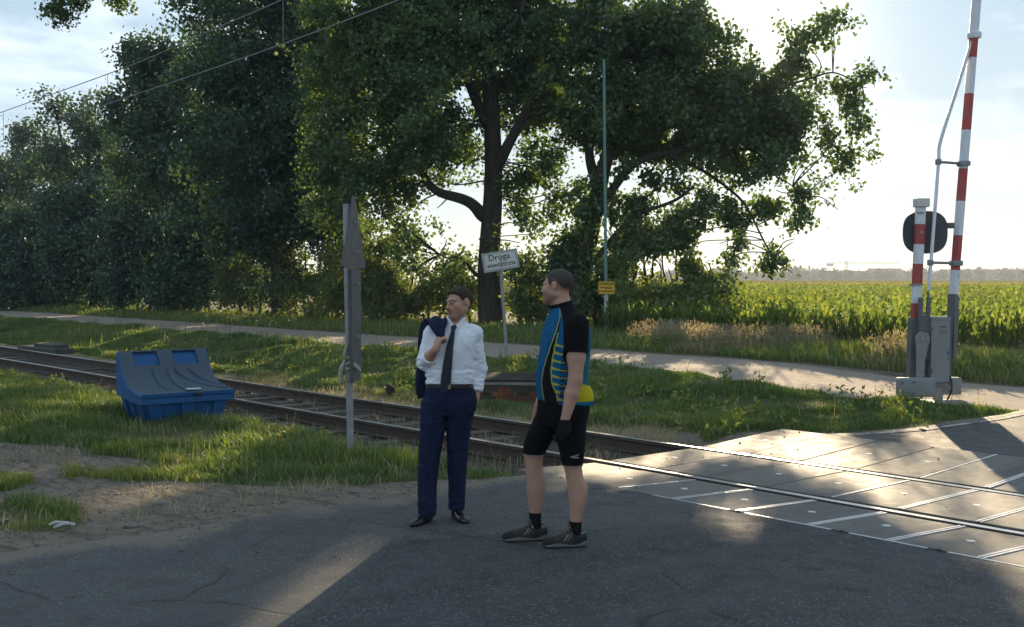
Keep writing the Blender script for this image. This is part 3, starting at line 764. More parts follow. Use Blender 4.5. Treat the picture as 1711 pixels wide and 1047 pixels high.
# the nearer tree outside the frame whose branch hangs into the top left corner
D6 = 26
tree('leafy_tree', 'tree standing left of the view, one leafy branch hanging into the top left sky', 'tree', None, atd(-330, 640, D6),
     [([(-330, 620, D6), (-322, 400, D6), (-318, 150, D6), (-310, -100, D6), (-300, -300, D6)], 0.32, 0.08), ([(-318, 60, D6), (-200, -70, D6), (-60, -90, D6), (60, -60, D6), (130, -25, D6)], 0.12, 0.02)],
     [(130, -6, 50, 24, D6, .7, 1.0), (108, 16, 22, 16, D6, .4, .9), (185, -8, 26, 10, D6, .4, .8), (60, -60, 80, 36, D6, 1, .9), (-60, -90, 90, 50, D6, 1.2, .8), (-300, -260, 200, 160, D6, 3, .35), (-330, -60, 150, 120, D6, 2.4, .35)],
     POP, 46, 11, 0.095, 0.12, 17, 0.34, 0.6, 3, 0.03, .35, .17)

# hedge of tall bushes on the left, shrubs under the poplars
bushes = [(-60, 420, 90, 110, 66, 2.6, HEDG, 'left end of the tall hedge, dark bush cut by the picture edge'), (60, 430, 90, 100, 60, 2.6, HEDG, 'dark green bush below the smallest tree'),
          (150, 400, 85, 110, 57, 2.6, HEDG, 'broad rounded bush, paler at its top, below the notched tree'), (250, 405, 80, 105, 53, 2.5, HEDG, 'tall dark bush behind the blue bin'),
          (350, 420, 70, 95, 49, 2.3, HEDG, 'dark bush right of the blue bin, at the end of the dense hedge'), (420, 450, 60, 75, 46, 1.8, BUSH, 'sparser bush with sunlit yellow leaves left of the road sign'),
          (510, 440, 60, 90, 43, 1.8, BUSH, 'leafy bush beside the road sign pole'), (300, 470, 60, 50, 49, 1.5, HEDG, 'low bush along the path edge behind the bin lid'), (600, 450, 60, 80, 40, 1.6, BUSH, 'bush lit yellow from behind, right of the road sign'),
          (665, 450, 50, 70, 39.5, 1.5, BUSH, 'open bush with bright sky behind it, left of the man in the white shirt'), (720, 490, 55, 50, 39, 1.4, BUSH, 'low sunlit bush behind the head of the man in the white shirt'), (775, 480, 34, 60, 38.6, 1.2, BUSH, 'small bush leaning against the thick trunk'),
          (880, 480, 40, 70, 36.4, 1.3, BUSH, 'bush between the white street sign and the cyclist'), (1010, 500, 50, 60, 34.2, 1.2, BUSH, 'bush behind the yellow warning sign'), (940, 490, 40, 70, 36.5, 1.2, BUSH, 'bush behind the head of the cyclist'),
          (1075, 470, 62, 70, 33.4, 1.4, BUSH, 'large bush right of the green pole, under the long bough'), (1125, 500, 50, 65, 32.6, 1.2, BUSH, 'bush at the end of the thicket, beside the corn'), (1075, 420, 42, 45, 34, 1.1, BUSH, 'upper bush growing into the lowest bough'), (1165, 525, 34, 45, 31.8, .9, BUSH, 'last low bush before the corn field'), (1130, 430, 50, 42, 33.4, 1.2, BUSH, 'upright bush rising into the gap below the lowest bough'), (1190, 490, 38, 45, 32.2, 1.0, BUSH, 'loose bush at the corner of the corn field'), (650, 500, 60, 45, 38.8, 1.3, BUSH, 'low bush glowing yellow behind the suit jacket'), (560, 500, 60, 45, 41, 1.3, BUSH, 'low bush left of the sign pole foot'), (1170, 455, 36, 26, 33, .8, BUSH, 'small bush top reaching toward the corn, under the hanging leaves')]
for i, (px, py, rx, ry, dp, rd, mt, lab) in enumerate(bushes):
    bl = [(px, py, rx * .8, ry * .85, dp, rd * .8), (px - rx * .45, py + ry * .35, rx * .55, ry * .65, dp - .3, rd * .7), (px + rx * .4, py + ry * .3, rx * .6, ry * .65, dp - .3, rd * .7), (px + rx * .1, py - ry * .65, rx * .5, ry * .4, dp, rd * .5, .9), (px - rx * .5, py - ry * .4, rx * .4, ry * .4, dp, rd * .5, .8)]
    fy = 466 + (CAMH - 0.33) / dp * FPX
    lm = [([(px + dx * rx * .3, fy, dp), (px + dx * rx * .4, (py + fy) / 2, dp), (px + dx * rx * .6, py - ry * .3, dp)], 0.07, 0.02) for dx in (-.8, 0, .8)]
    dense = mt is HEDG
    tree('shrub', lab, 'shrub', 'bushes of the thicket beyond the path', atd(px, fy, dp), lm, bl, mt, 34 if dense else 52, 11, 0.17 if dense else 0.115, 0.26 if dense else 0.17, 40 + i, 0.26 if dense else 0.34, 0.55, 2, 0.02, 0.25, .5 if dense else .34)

# ---- blades
def blades(name, B, h, w, rnd, mat, lean=0.45, seg=2, label=None, wind=(0, 0)):
    n = len(B)
    a = RNG.random(n) * 6.283; ln = (lean * RNG.random(n) * h)[:, None]
    d = np.stack([np.cos(a), np.sin(a), 0 * a], 1); s = np.stack([-np.sin(a + RNG.normal(0, .8, n)), np.cos(a), 0 * a], 1)
    H = h[:, None]; Wd = w[:, None]; z = np.array([0, 0, 1.0])
    d = d + np.array([wind[0], wind[1], 0])
    V = np.empty((n, 5, 3))
    V[:, 0] = B - s * Wd * .5; V[:, 1] = B + s * Wd * .5
    m = B + d * ln * .3 + z * H * .55
    V[:, 2] = m + s * Wd * .42; V[:, 3] = m - s * Wd * .42
    V[:, 4] = B + d * ln + z * H
    i = np.arange(n)[:, None] * 5
    me = np_mesh(name, V.reshape(-1, 3), i + np.array([[0, 1, 2, 3]]), i + np.array([[3, 2, 4]]), attrs={'rnd': np.repeat(np.clip(rnd, 0, 1), 5)})
    o = link(name, me, mat)
    return tag(o, label, kind='stuff')
GRASS = leaf_mat('grass_blade', (0.076, 0.122, 0.030), (0.139, 0.206, 0.043), (0.328, 0.284, 0.083), 0.40, (1.2, 1.15, 0.4))
DRYG = leaf_mat('dry_grass', (0.20, 0.18, 0.095), (0.32, 0.285, 0.17), (0.46, 0.42, 0.29), 0.45, (1.15, 1.0, 0.7))
CORN = leaf_mat('corn_leaf', (0.070, 0.120, 0.034), (0.125, 0.188, 0.056), (0.22, 0.265, 0.10), 0.58, (1.32, 1.2, 0.5), 0.02)
def scatter(n, x0, x1, y0, y1):
    return RNG.uniform(x0, x1, n), RNG.uniform(y0, y1, n)
def seen(x, y, m=0.09):
    X = x * CR[0] + y * CR[1]; Y = x * CF[0] + y * CF[1]
    return (Y > 3) & (np.abs(X / Y) < 0.45 + m)
def zg(x, y): return ground_z(x, y) - 0.01
# near verge
x, y = scatter(380000, -30, -7.6, 1.6, 7.7)
k = seen(x, y); x, y = x[k], y[k]
g = zones(x, y)[0]; tuft = noise2(x, y, 0.55, 81, 3)
tall = sst(-10.5, -13.5, x) * sst(3.8, 5.0, y)
k = RNG.random(len(x)) < np.clip(g * (0.25 + 1.5 * sst(.35, .7, tuft)), 0, 1) * np.where(x < -18, 0.55, 1)
x, y, tuft, tall = x[k], y[k], tuft[k], tall[k]
fr_ = 1 - .86 * sst(1.1, .6, np.hypot((x + 13.75) / 1.7, (y - 5.95) / 1.0))
h = fr_ * (0.032 + 0.085 * sst(.3, .8, tuft) + 0.085 * tall) * RNG.uniform(.5, 1.25, len(x))
blades('grass', np.stack([x, y, zg(x, y)], 1), h, RNG.uniform(.005, .011, len(x)) * (1 + .03 * (-x - 8)), 0.42 + 1.1 * (noise2(x, y, .9, 82) - .5) + RNG.normal(0, .13, len(x)) - .15 * tall, GRASS, 0.8)
# taller tufts round the sign pole and the bin
bx, by = [], []
for (cx_, cy_, n_, r_) in ((-10.3, 6.45, 380, .32), (-9.95, 6.62, 420, .30), (-9.6, 6.75, 260, .25), (-10.9, 6.2, 350, .4), (-11.6, 5.9, 300, .4), (-15.4, 5.6, 500, .4), (-14.2, 5.9, 40, .3)):
    bx.append(RNG.normal(cx_, r_, n_)); by.append(RNG.normal(cy_, r_ * .6, n_))
bx, by = np.concatenate(bx), np.concatenate(by)
blades('grass', np.stack([bx, by, zg(bx, by)], 1), RNG.uniform(.09, .24, len(bx)), RNG.uniform(.007, .013, len(bx)), RNG.normal(.45, .2, len(bx)), GRASS, 0.75)
# thin taller stalks and broad-leaved weeds scattered through both verges
sx, sy = scatter(9000, -40, -7.2, 3, 15.2); k = seen(sx, sy) & (RNG.random(9000) < zones(sx, sy)[0] * .35) & (np.hypot((sx + 13.75) / 1.7, (sy - 5.95)) > 1) & (noise2(sx, sy, 1.2, 97) > .45); sx, sy = sx[k], sy[k]
blades('grass', np.stack([sx, sy, zg(sx, sy)], 1), RNG.uniform(.16, .42, len(sx)), RNG.uniform(.005, .009, len(sx)) * np.clip(np.hypot(sx, sy) / 14, 1, 3), RNG.uniform(.3, 1, len(sx)), GRASS, 0.6)
wx_, wy_ = scatter(2600, -30, -7.4, 3, 15); k = seen(wx_, wy_) & (RNG.random(2600) < zones(wx_, wy_)[0] * .5) & (np.hypot((wx_ + 13.75) / 1.7, (wy_ - 5.95)) > 1) & (noise2(wx_, wy_, 2.1, 98) > .5); wx_, wy_ = wx_[k], wy_[k]
leaf_cloud('weeds', np.stack([wx_, wy_, zg(wx_, wy_) + RNG.uniform(.03, .16, len(wx_))], 1), RNG.uniform(.3, 1, len(wx_)), .075, 12, .055, GRASS, None, -.2, .55, kind='stuff')
# straw litter on the near verge and beside the ballast
x, y = scatter(70000, -22, -7.8, 2.2, 11.6); k = seen(x, y); x, y = x[k], y[k]
g, v, p_, d_ = zones(x, y)
k = RNG.random(len(x)) < np.clip(0.42 * sst(.42, .7, noise2(x, y, .7, 83)) + .35 * sst(6.4, 7.3, y) * sst(8.0, 7.6, y) + .8 * d_, 0, 1) * (x < -8.5)
x, y = x[k], y[k]
blades('dry_grass', np.stack([x, y, zg(x, y)], 1), RNG.uniform(.03, .15, len(x)), RNG.uniform(.004, .009, len(x)), RNG.random(len(x)), DRYG, 1.8)
# far bank
x, y = scatter(1000000, -75, -6.6, 10.6, 15.5); k = seen(x, y); x, y = x[k], y[k]
g = zones(x, y)[0]; tuft = noise2(x, y, 0.8, 84, 3); dist = np.hypot(x, y)
k = RNG.random(len(x)) < g * np.clip(1.3 * (18 / dist) ** 1.6, .05, 1) * (.25 + 1.2 * sst(.3, .65, tuft))
gk = zones(x[k], y[k] + .12)[0] * zones(x[k] + .1, y[k] - .1)[0]
x, y, tuft, dist = x[k], y[k], tuft[k], dist[k]
blades('grass', np.stack([x, y, zg(x, y)], 1), (0.03 + .115 * sst(.3, .8, tuft) * sst(.0, .5, gk)) * RNG.uniform(.5, 1.3, len(x)), RNG.uniform(.008, .015, len(x)) * np.clip(dist / 17, 1, 4), 0.40 + .9 * (noise2(x, y, 1.7, 85) - .5) + RNG.normal(0, .12, len(x)), GRASS, 0.7)
# weeds and rough grass beyond the path
x, y = scatter(420000, -70, -5, 18.1, 23.0); k = seen(x, y); x, y = x[k], y[k]; dist = np.hypot(x, y)
right = sst(-19, -15.5, x)
k = RNG.random(len(x)) < np.clip((20 / dist) ** 1.3, .05, 1) * (0.35 + .6 * right) * (y > 18.3 + .5 * noise2(x, y, 1, 86))
k &= ~((right > .5) & (y > 21.5))
x, y, dist, right = x[k], y[k], dist[k], right[k]
dryk = (right * (noise2(x, y, 1.6, 87) + .10 * RNG.normal(0, 1, len(x))) > .62)
h = (0.14 + .35 * noise2(x, y, .9, 88) * sst(18.2, 20, y) * .62) * RNG.uniform(.5, 1.3, len(x))
B = np.stack([x, y, zg(x, y)], 1)
blades('grass', B[~dryk], h[~dryk], RNG.uniform(.01, .02, (~dryk).sum()) * np.clip(dist[~dryk] / 22, 1, 3), RNG.normal(.5, .18, (~dryk).sum()), GRASS, 0.8)
hd = h[dryk] * 1.15
blades('dry_grass', B[dryk], hd, RNG.uniform(.008, .016, dryk.sum()), RNG.normal(.5, .22, dryk.sum()), DRYG, 0.9)
# seed heads of the tall dry grass
hx, hy = scatter(5200, -19, -7, 18.9, 21.4); k = seen(hx, hy) & (noise2(hx, hy, 1.6, 87) > .60); hx, hy = hx[k], hy[k]
hz = zg(hx, hy) + RNG.uniform(.25, .52, len(hx))
leaf_cloud('dry_grass', np.stack([hx, hy, hz], 1), RNG.random(len(hx)), 0.10, 4, 0.05, DRYG, None, -0.9, 0.16, kind='stuff')

# ---- corn field
def corn():
    rows = np.arange(21.8, 62, 0.75)
    Bs = []
    for r in rows:
        xs = np.arange(-75, 8, 0.17 if r < 34 else 0.26)
        Bs.append(np.stack([xs + RNG.normal(0, .04, len(xs)), np.full(len(xs), r) + RNG.normal(0, .06, len(xs))], 1))
    B = np.concatenate(Bs)
    X = B @ CR[:2]; Y = B @ CF[:2]
    k = (X / Y > 0.08) & (X / Y < .60) & (Y < 75)
    B = B[k]
    z = zg(B[:, 0], B[:, 1]); n = len(B)
    H = (0.86 + 0.22 * (noise2(B[:, 0], B[:, 1], 5, 91) - .3) + 0.006 * (B[:, 1] - 21)) * RNG.uniform(.85, 1.12, n)
    V = []; Q = []; R = []
    nl = 9
    az0 = RNG.random(n) * 6.28
    for j in range(nl):
        t = (j + 1) / nl
        az = az0 + j * 2.6 + RNG.normal(0, .3, n)
        d = np.stack([np.cos(az), np.sin(az), 0 * az], 1); s = np.stack([-np.sin(az), np.cos(az), 0 * az], 1)
        base = np.stack([B[:, 0], B[:, 1], z + H * (.12 + .62 * t)], 1)
        Ln = (H * RNG.uniform(.30, .46, n) * (1.1 - .35 * t))[:, None]
        up = (1.35 - .25 * (1 - t)) ; wd = (0.036 * RNG.uniform(.8, 1.2, n))[:, None]
        zz = np.array([0, 0, 1.0])
        p1 = base + d * Ln * .35 + zz * Ln * up * .75
        p2 = base + d * Ln * .85 + zz * Ln * (up * .9 - .15 * (1 - t))
        v = np.stack([base - s * wd * .5, base + s * wd * .5, p1 + s * wd, p1 - s * wd, p2 + s * wd * .15, p2 - s * wd * .15], 1)
        V.append(v); R.append(RNG.normal(.45, .2, n) + .25 * (t - .5))
    V = np.concatenate(V); R = np.concatenate(R); i = np.arange(len(V))[:, None] * 6
    q = np.concatenate([i + np.array([[0, 1, 2, 3]]), i + np.array([[3, 2, 4, 5]])])
    o = link('corn_crop', np_mesh('corn_crop', V.reshape(-1, 3), q, attrs={'rnd': np.repeat(np.clip(R, 0, 1), 6)}), CORN)
    tag(o, 'rows of young green corn filling the field behind the barrier', kind='stuff')
corn()
# the far field: a ruffled canopy out to the skyline
def canopy():
    ys = np.concatenate([np.arange(60, 110, .5), np.geomspace(110, 545, 130)])
    u = np.linspace(-.2, 1.2, 420)
    U, Yd = np.meshgrid(u, ys)
    Xc = (0.02 + 0.5 * U) * Yd
    x = CR[0] * Xc + CF[0] * Yd; y = CR[1] * Xc + CF[1] * Yd
    amp = np.clip(Yd / 60, 1, 3) * .07
    z = ground_z(x, y) * 0 + .40 + np.clip((Yd - 60) / 900, 0, 1) * 0.35 + 0.72 + 0.15 * sst(60, 140, Yd) + amp * (RNG.random(x.shape) - .5) + .12 * (noise2(x, y, 9, 92) - .5)
    i = np.arange(x.size).reshape(x.shape)
    q = np.stack([i[:-1, :-1], i[:-1, 1:], i[1:, 1:], i[1:, :-1]], -1).reshape(-1, 4)
    o = link('corn_crop', np_mesh('corn_crop', np.stack([x, y, z], -1).reshape(-1, 3), q, attrs={'rnd': np.clip(.75 + RNG.normal(0, .2, x.size) + .5 * (noise2(x, y, 14, 93).ravel() - .5), 0, 1)}), leaf_mat('tasselled_corn', (0.10, 0.13, 0.04), (0.19, 0.19, 0.07), (0.28, 0.25, 0.11), 0.4, (1.2, 1.1, 0.5), 0.0))
    tag(o, 'tasselled yellow green corn reaching to the skyline', kind='stuff')
    # tassels and top leaves standing out of the canopy
    n = 60000
    Yd = 42 + 130 * RNG.random(n) ** 1.6; U = RNG.uniform(.05, .55, n); Xc = U * Yd
    x = CR[0] * Xc + CF[0] * Yd; y = CR[1] * Xc + CF[1] * Yd
    k = (y > 24); x, y, Yd = x[k], y[k], Yd[k]
    z = .40 + np.clip((Yd - 60) / 900, 0, 1) * .35 + .60 + .15 * sst(60, 140, Yd) + .006 * np.clip(60 - Yd, 0, 60) * 0
    blades('corn_crop', np.stack([x, y, z], 1), RNG.uniform(.18, .42, len(x)), RNG.uniform(.025, .05, len(x)) * np.clip(Yd / 60, 1, 3), RNG.normal(.5, .25, len(x)), leaf_mat('corn_tassel', (0.11, 0.15, 0.04), (0.22, 0.21, 0.08), (0.36, 0.30, 0.14), 0.45, (1.2, 1.1, 0.5), 0.02), 0.8)
canopy()
# ------------------------------------------------------------------ grit bin
GALV = simple('galvanised_steel', (0.30, 0.31, 0.32), 0.55, 0.35, 0.15, 8, 0.05, 40, (0.20, 0.19, 0.17))
GREYP = simple('grey_paint', (0.22, 0.235, 0.25), 0.6, 0.1, 0.12, 5, 0.05, 60, (0.24, 0.235, 0.22))
DKGREY = simple('dark_grey_paint', (0.105, 0.11, 0.12), 0.6, 0.1, 0.15, 5, 0.05, 60, (0.16, 0.15, 0.14))
def make_bin(p):
    m = Mat('blue_plastic')
    n1 = m.noise(4, 6, 0.6); du = m.attr('dust')
    c = m.mix(n1, (0.010, 0.070, 0.20), (0.017, 0.10, 0.26))
    dm = m.math('MULTIPLY', du, m.ramp(m.noise(6, 7, 0.65), [(0.2, 0.75), (0.55, 1.0)]))
    c = m.mix(dm, c, (0.062, 0.082, 0.092))
    c = m.mix(m.ramp(m.noise(13, 6, 0.7, None, 0, (1, 1, .25)), [(0.55, 0), (0.85, 0.5)]), c, (0.05, 0.065, 0.08))
    m.p(Base_Color=c, Roughness=0.62); m.set(m.b, 'Specular IOR Level', 0.3); m.bump(m.noise(90, 3), 0.12, 0.003)
    BL = m.m
    t = thing('grit_bin', 'blue plastic grit bin with a curved dusty lid standing in the grass beside the track', 'grit bin', p, YAW + math.radians(39))
    Wd = 1.36
    pr = [(.44, .95), (.40, .90), (.34, .80), (.27, .69), (.18, .585), (.07, .51), (-.08, .46), (-.25, .43), (-.40, .412), (-.50, .40)]
    P = spline([(a, b, 0) for a, b in pr], 9)[:, :2]
    # lid: thick shell with pockets and raised ribs
    nu, nv = 150, len(P)
    u = np.linspace(0, 1, nu); v = np.linspace(0, 1, nv)
    U, Vv = np.meshgrid(u, v)
    rel = np.zeros_like(U)
    box_ = lambda a, b, c_, d_: sst(a - .006, a + .006, U) * sst(b + .006, b - .006, U) * sst(c_ - .008, c_ + .008, Vv) * sst(d_ + .008, d_ - .008, Vv)
    pocket = np.maximum(box_(.165, .425, .045, .27), box_(.60, .86, .045, .27))
    rel = rel - .07 * pocket
    def band(pts, w):
        d = np.full(U.shape, 9.0)
        Pp = spline([(a, b, 0) for a, b in pts], 10)[:, :2]
        for a, b in zip(Pp[:-1], Pp[1:]):
            ab = b - a; q = np.clip(((U - a[0]) * ab[0] * 1.7 + (Vv - a[1]) * ab[1] * .9) / (ab[0] ** 2 * 1.7 + ab[1] ** 2 * .9 + 1e-9), 0, 1)
            d = np.minimum(d, np.hypot((U - a[0] - q * ab[0]) * 1.3, (Vv - a[1] - q * ab[1]) * .95))
        return sst(w, w - .012, d)
    r1 = np.maximum.reduce([band([(.355, .36), (.355, .6), (.365, .80)], .045), band([(.52, .37), (.52, .6), (.53, .84)], .05), band([(.60, .37), (.70, .52), (.84, .72), (.93, .86)], .045), band([(.74, .36), (.82, .52), (.92, .70), (.965, .78)], .022)])
    rel = rel + .026 * r1 + .012 * sst(.02, .035, U) * sst(.98, .965, U) * 0
    T = np.gradient(P, axis=0); T /= np.linalg.norm(T, axis=1)[:, None]; N = np.stack([T[:, 1], -T[:, 0]], 1)
    N = np.where(N[:, 1:2] < 0, -N, N)
    ed = -.02 * (sst(.012, 0, U) + sst(.988, 1, U)) * 1.0
    xs = (U - .5) * (Wd + .03 - .05 * (1 - Vv))
    top = np.stack([xs, P[:, 0][:, None] + N[:, 0][:, None] * (rel + ed), P[:, 1][:, None] + N[:, 1][:, None] * (rel + ed)], -1)
    bot = np.stack([xs, P[:, 0][:, None] - N[:, 0][:, None] * .05 + 0 * U, P[:, 1][:, None] - N[:, 1][:, None] * .05 + 0 * U], -1)
    Vx = np.concatenate([top.reshape(-1, 3), bot.reshape(-1, 3)])
    i = np.arange(nu * nv).reshape(nv, nu); k = i + nu * nv
    f4 = lambda a: np.stack([a[:-1, :-1], a[:-1, 1:], a[1:, 1:], a[1:, :-1]], -1).reshape(-1, 4)
    strip = lambda a, b: np.stack([a[:-1], a[1:], b[1:], b[:-1]], -1)
    Q = np.concatenate([f4(i), f4(k)[:, ::-1], strip(i[0], k[0])[:, ::-1], strip(k[-1], i[-1])[:, ::-1], strip(i[:, 0], k[:, 0]), strip(k[:, -1], i[:, -1])])
    dust = (1 - pocket) * sst(.0, .03, U) * sst(1, .97, U) * sst(1.0, .97, Vv) * (.95 - .25 * (np.abs(np.gradient(rel, axis=1)) > .001))
    lid = link('lid', np_mesh('lid', Vx, Q, smooth=False, attrs={'dust': np.concatenate([dust.ravel(), 0 * dust.ravel()])}), BL, t)
    lid['label'] = 'dusty blue curved lid with two square pockets'
    # rim following the lid, and the tapered tub with panels
    b = MB()
    o = [(y - .0, z - .062) for y, z in P[4:]]
    out = [(.455, .86)] + [(max(-.485, y), z) for y, z in o] + [(-.485, .26), (-.30, .265), (-.10, .28), (.12, .30), (.30, .32), (.455, .33)]
    Mx = Matrix.Rotation(math.pi / 2, 4, 'Z')
    # prism extrudes along y: turn outline (y,z) so that it runs across the bin
    b.prism([(-y, z) for y, z in out], -Wd / 2, Wd / 2, Matrix.Rotation(-math.pi / 2, 4, 'Z'))
    rim = b.build('rim', BL, t, bevel=0.012)
    b = MB()
    wt, wb = Wd / 2 - .045, Wd / 2 - .16
    def ring(w, y0, y1, z): return [b.bm.verts.new(q) for q in ((-w, y0, z), (w, y0, z), (w, y1, z), (-w, y1, z))]
    A = ring(wb, -.36, .34, -.03); B_ = ring(wt, -.445, .43, .36)
    b.bm.faces.new(A[::-1]); b.bm.faces.new(B_)
    for q in range(4): b.bm.faces.new((A[q], A[(q + 1) % 4], B_[(q + 1) % 4], B_[q]))
    for fx in (-.5, 0, .5):      # front ribs
        w0, w1 = .10, .075
        cx0, cx1 = fx * 2 * (wt - .13), fx * 2 * (wb - .1)
        vs = [b.bm.verts.new(q) for q in ((cx0 - w0, -.475, .31), (cx0 + w0, -.475, .31), (cx1 + w1, -.40, -.03), (cx1 - w1, -.40, -.03), (cx0 - w0, -.40, .31), (cx0 + w0, -.40, .31), (cx1 + w1, -.33, -.03), (cx1 - w1, -.33, -.03))]
        for fc in ((0, 1, 2, 3), (4, 7, 6, 5), (0, 4, 5, 1), (3, 2, 6, 7), (0, 3, 7, 4), (1, 5, 6, 2)): b.bm.faces.new([vs[z_] for z_ in fc])
    for sy in (-.27, .02, .30):    # side ribs
        for sx in (-1, 1):
            vs = [b.bm.verts.new(q) for q in ((sx * (wt + .03), sy - .07, .36), (sx * (wt + .03), sy + .07, .36), (sx * (wb + .03), sy + .05, -.03), (sx * (wb + .03), sy - .05, -.03), (sx * (wt - .06), sy - .07, .36), (sx * (wt - .06), sy + .07, .36), (sx * (wb - .06), sy + .05, -.03), (sx * (wb - .06), sy - .05, -.03))]
            for fc in ((0, 1, 2, 3), (4, 7, 6, 5), (0, 4, 5, 1), (3, 2, 6, 7), (0, 3, 7, 4), (1, 5, 6, 2)): b.bm.faces.new([vs[z_] for z_ in fc])
    b.build('tub', BL, t, bevel=0.008)
    # sticker and latch on the front edge of the lid
    j = int(nv * .88); a_, c_ = P[j - 2], P[j + 5]
    b = MB(); ang = math.atan2(c_[1] - a_[1], -(c_[0] - a_[0]))
    b.box((.10, (a_[0] + c_[0]) / 2, (a_[1] + c_[1]) / 2 + .028), (.21, .075, .004), Matrix.Rotation(-ang, 3, 'X'))
    b.build('sticker', simple('faded_sticker', (0.55, 0.57, 0.58), 0.5, 0, 0.2, 30), t)
    b = MB(); b.box((.12, -.505, .372), (.12, .03, .03), bevel=.006); b.build('latch', M_GAPBOX, t)
pb = at(293, 697, -0.09)
make_bin((pb[0], pb[1], -0.09))

# ------------------------------------------------------------------ lettering
def text(name, s, size, mat, parent, loc, rot, align='CENTER', ext=0.0015, bold=0.0):
    cu = bpy.data.curves.new(name, 'FONT'); cu.body = s; cu.size = size; cu.align_x = align; cu.align_y = 'CENTER'
    cu.extrude = ext; cu.offset = bold; cu.resolution_u = 3
    o = bpy.data.objects.new('tmp', cu); COL.objects.link(o)
    dg = bpy.context.evaluated_depsgraph_get(); me = bpy.data.meshes.new_from_object(o.evaluated_get(dg))
    bpy.data.objects.remove(o)
    me.name = name; me.materials.clear()
    q = link(name, me, mat, parent); q.location = loc; q.rotation_euler = rot
    return q
BLACK = simple('black_paint', (0.012, 0.012, 0.013), 0.6)
WHITEP = simple('white_paint', (0.60, 0.595, 0.56), 0.55, 0, 0.06, 5, 0, 60, (0.55, 0.54, 0.50))
YEL = simple('yellow_sheet', (0.72, 0.42, 0.02), 0.55, 0, 0.1, 6)

# ------------------------------------------------------------------ road sign seen from behind, on a grey pole
pb = at(586, 762, 0.0); pb[2] = ground_z(pb[0], pb[1])
t = thing('road_sign', 'grey pole with a triangular and a long narrow sign plate seen from behind', 'road sign', pb, YAW)
b = MB(); b.cyl((0, 0, -.05), (-.035, 0, 2.72), .037, n=20); b.build('pole', GALV, t, smooth=True)
b = MB(); b.cyl((-.035, 0, 2.71), (-.0355, 0, 2.77), .040, n=20); b.build('pole_cap', M_GAPBOX, t, smooth=True)
RS = simple('sign_back', (0.085, 0.086, 0.087), 0.6, 0.2, 0.06, 4)
ang = math.radians(82)           # the plates stand almost edge-on to the view
def plate(name, outline, th, off, mat):
    R = Matrix.Translation((off[0], off[1], 0)) @ Matrix.Rotation(ang, 4, 'Z')
    b = MB(); b.prism(outline, -th / 2, th / 2, R)
    return b, R
def rounded(poly, r, n=5):
    out = []; P = [Vector((p[0], p[1])) for p in poly]; N = len(P)
    for i in range(N):
        a, c, d = P[i - 1], P[i], P[(i + 1) % N]
        e1 = (a - c).normalized(); e2 = (d - c).normalized(); half = math.acos(max(-1, min(1, e1.dot(e2)))) / 2
        L_ = r / math.tan(half); s, e = c + e1 * L_, c + e2 * L_
        for k in range(n + 1):
            tt = k / n; out.append(((s * (1 - tt) ** 2 + c * 2 * tt * (1 - tt) + e * tt * tt)[0], (s * (1 - tt) ** 2 + c * 2 * tt * (1 - tt) + e * tt * tt)[1]))
    return out
tri = rounded([(-.45, 2.03), (.45, 2.03), (0, 2.83)], .045)
b, R = plate('sign', tri, .022, (.035, .04), RS); sg = b.build('triangle_plate', RS, t)
tr2 = [(x * .93, 2.27 + (z - 2.27) * .93) for x, z in tri]
b = MB(); b.prism(tr2, .014, .018, R); b.build('face', WHITEP, sg)
rect = rounded([(-.17, .82), (.17, .82), (.17, 2.02), (-.17, 2.02)], .03)
b, R2 = plate('sign', rect, .028, (.05, .05), RS); rp = b.build('long_plate', RS, t)
for z in (2.20, 2.52, 1.86, 1.30, .98):
    b = MB(); x0 = -.035 * z / 2.72
    b.cyl((x0, 0, z - .018), (x0, 0, z + .018), .043, n=18); b.box((x0 + .05, .03, z), (.10, .03, .03), Matrix.Rotation(.5, 3, 'Z')); b.box((x0 + .11, .035, z), (.022, .03, .022))
    b.build('bracket', GALV, t)
# the rag knotted round the pole
def rag():
    V = []; Q = []
    t = thing('rag', 'pale cloth rag knotted round the grey sign pole', 'rag', (pb[0], pb[1], pb[2]), YAW)
    nb = NB()
    th = np.linspace(0, 6.6, 30)
    for dz, rr in ((1.02, .052), (1.06, .055), (0.98, .054)):
        nb.tube(np.stack([np.cos(th) * rr - .014, np.sin(th) * rr, dz + .02 * np.sin(th * 2 + dz * 40)], 1), np.full(30, .016), 8)
    for pts, r in (([(-.05, -.04, 1.05), (-.08, -.06, .98), (-.095, -.05, .90), (-.09, -.05, .82)], (.014, .026, .030, .020)), ([(-.04, -.05, 1.06), (-.05, -.07, 1.12), (-.03, -.06, 1.2), (-.02, -.05, 1.22)], (.015, .02, .015, .006)),
                   ([(.0, -.06, 1.04), (.05, -.06, 1.0), (.09, -.045, .96), (.12, -.04, .93)], (.02, .028, .022, .01))):
        P = spline(pts, 6); nb.tube(P, np.interp(np.linspace(0, 1, len(P)), np.linspace(0, 1, 4), r), 8)
    link('cloth', nb.mesh('cloth'), simple('dirty_cloth', (0.36, 0.32, 0.26), 0.95, 0, 0.3, 20, 0.5, 60), t)
rag()

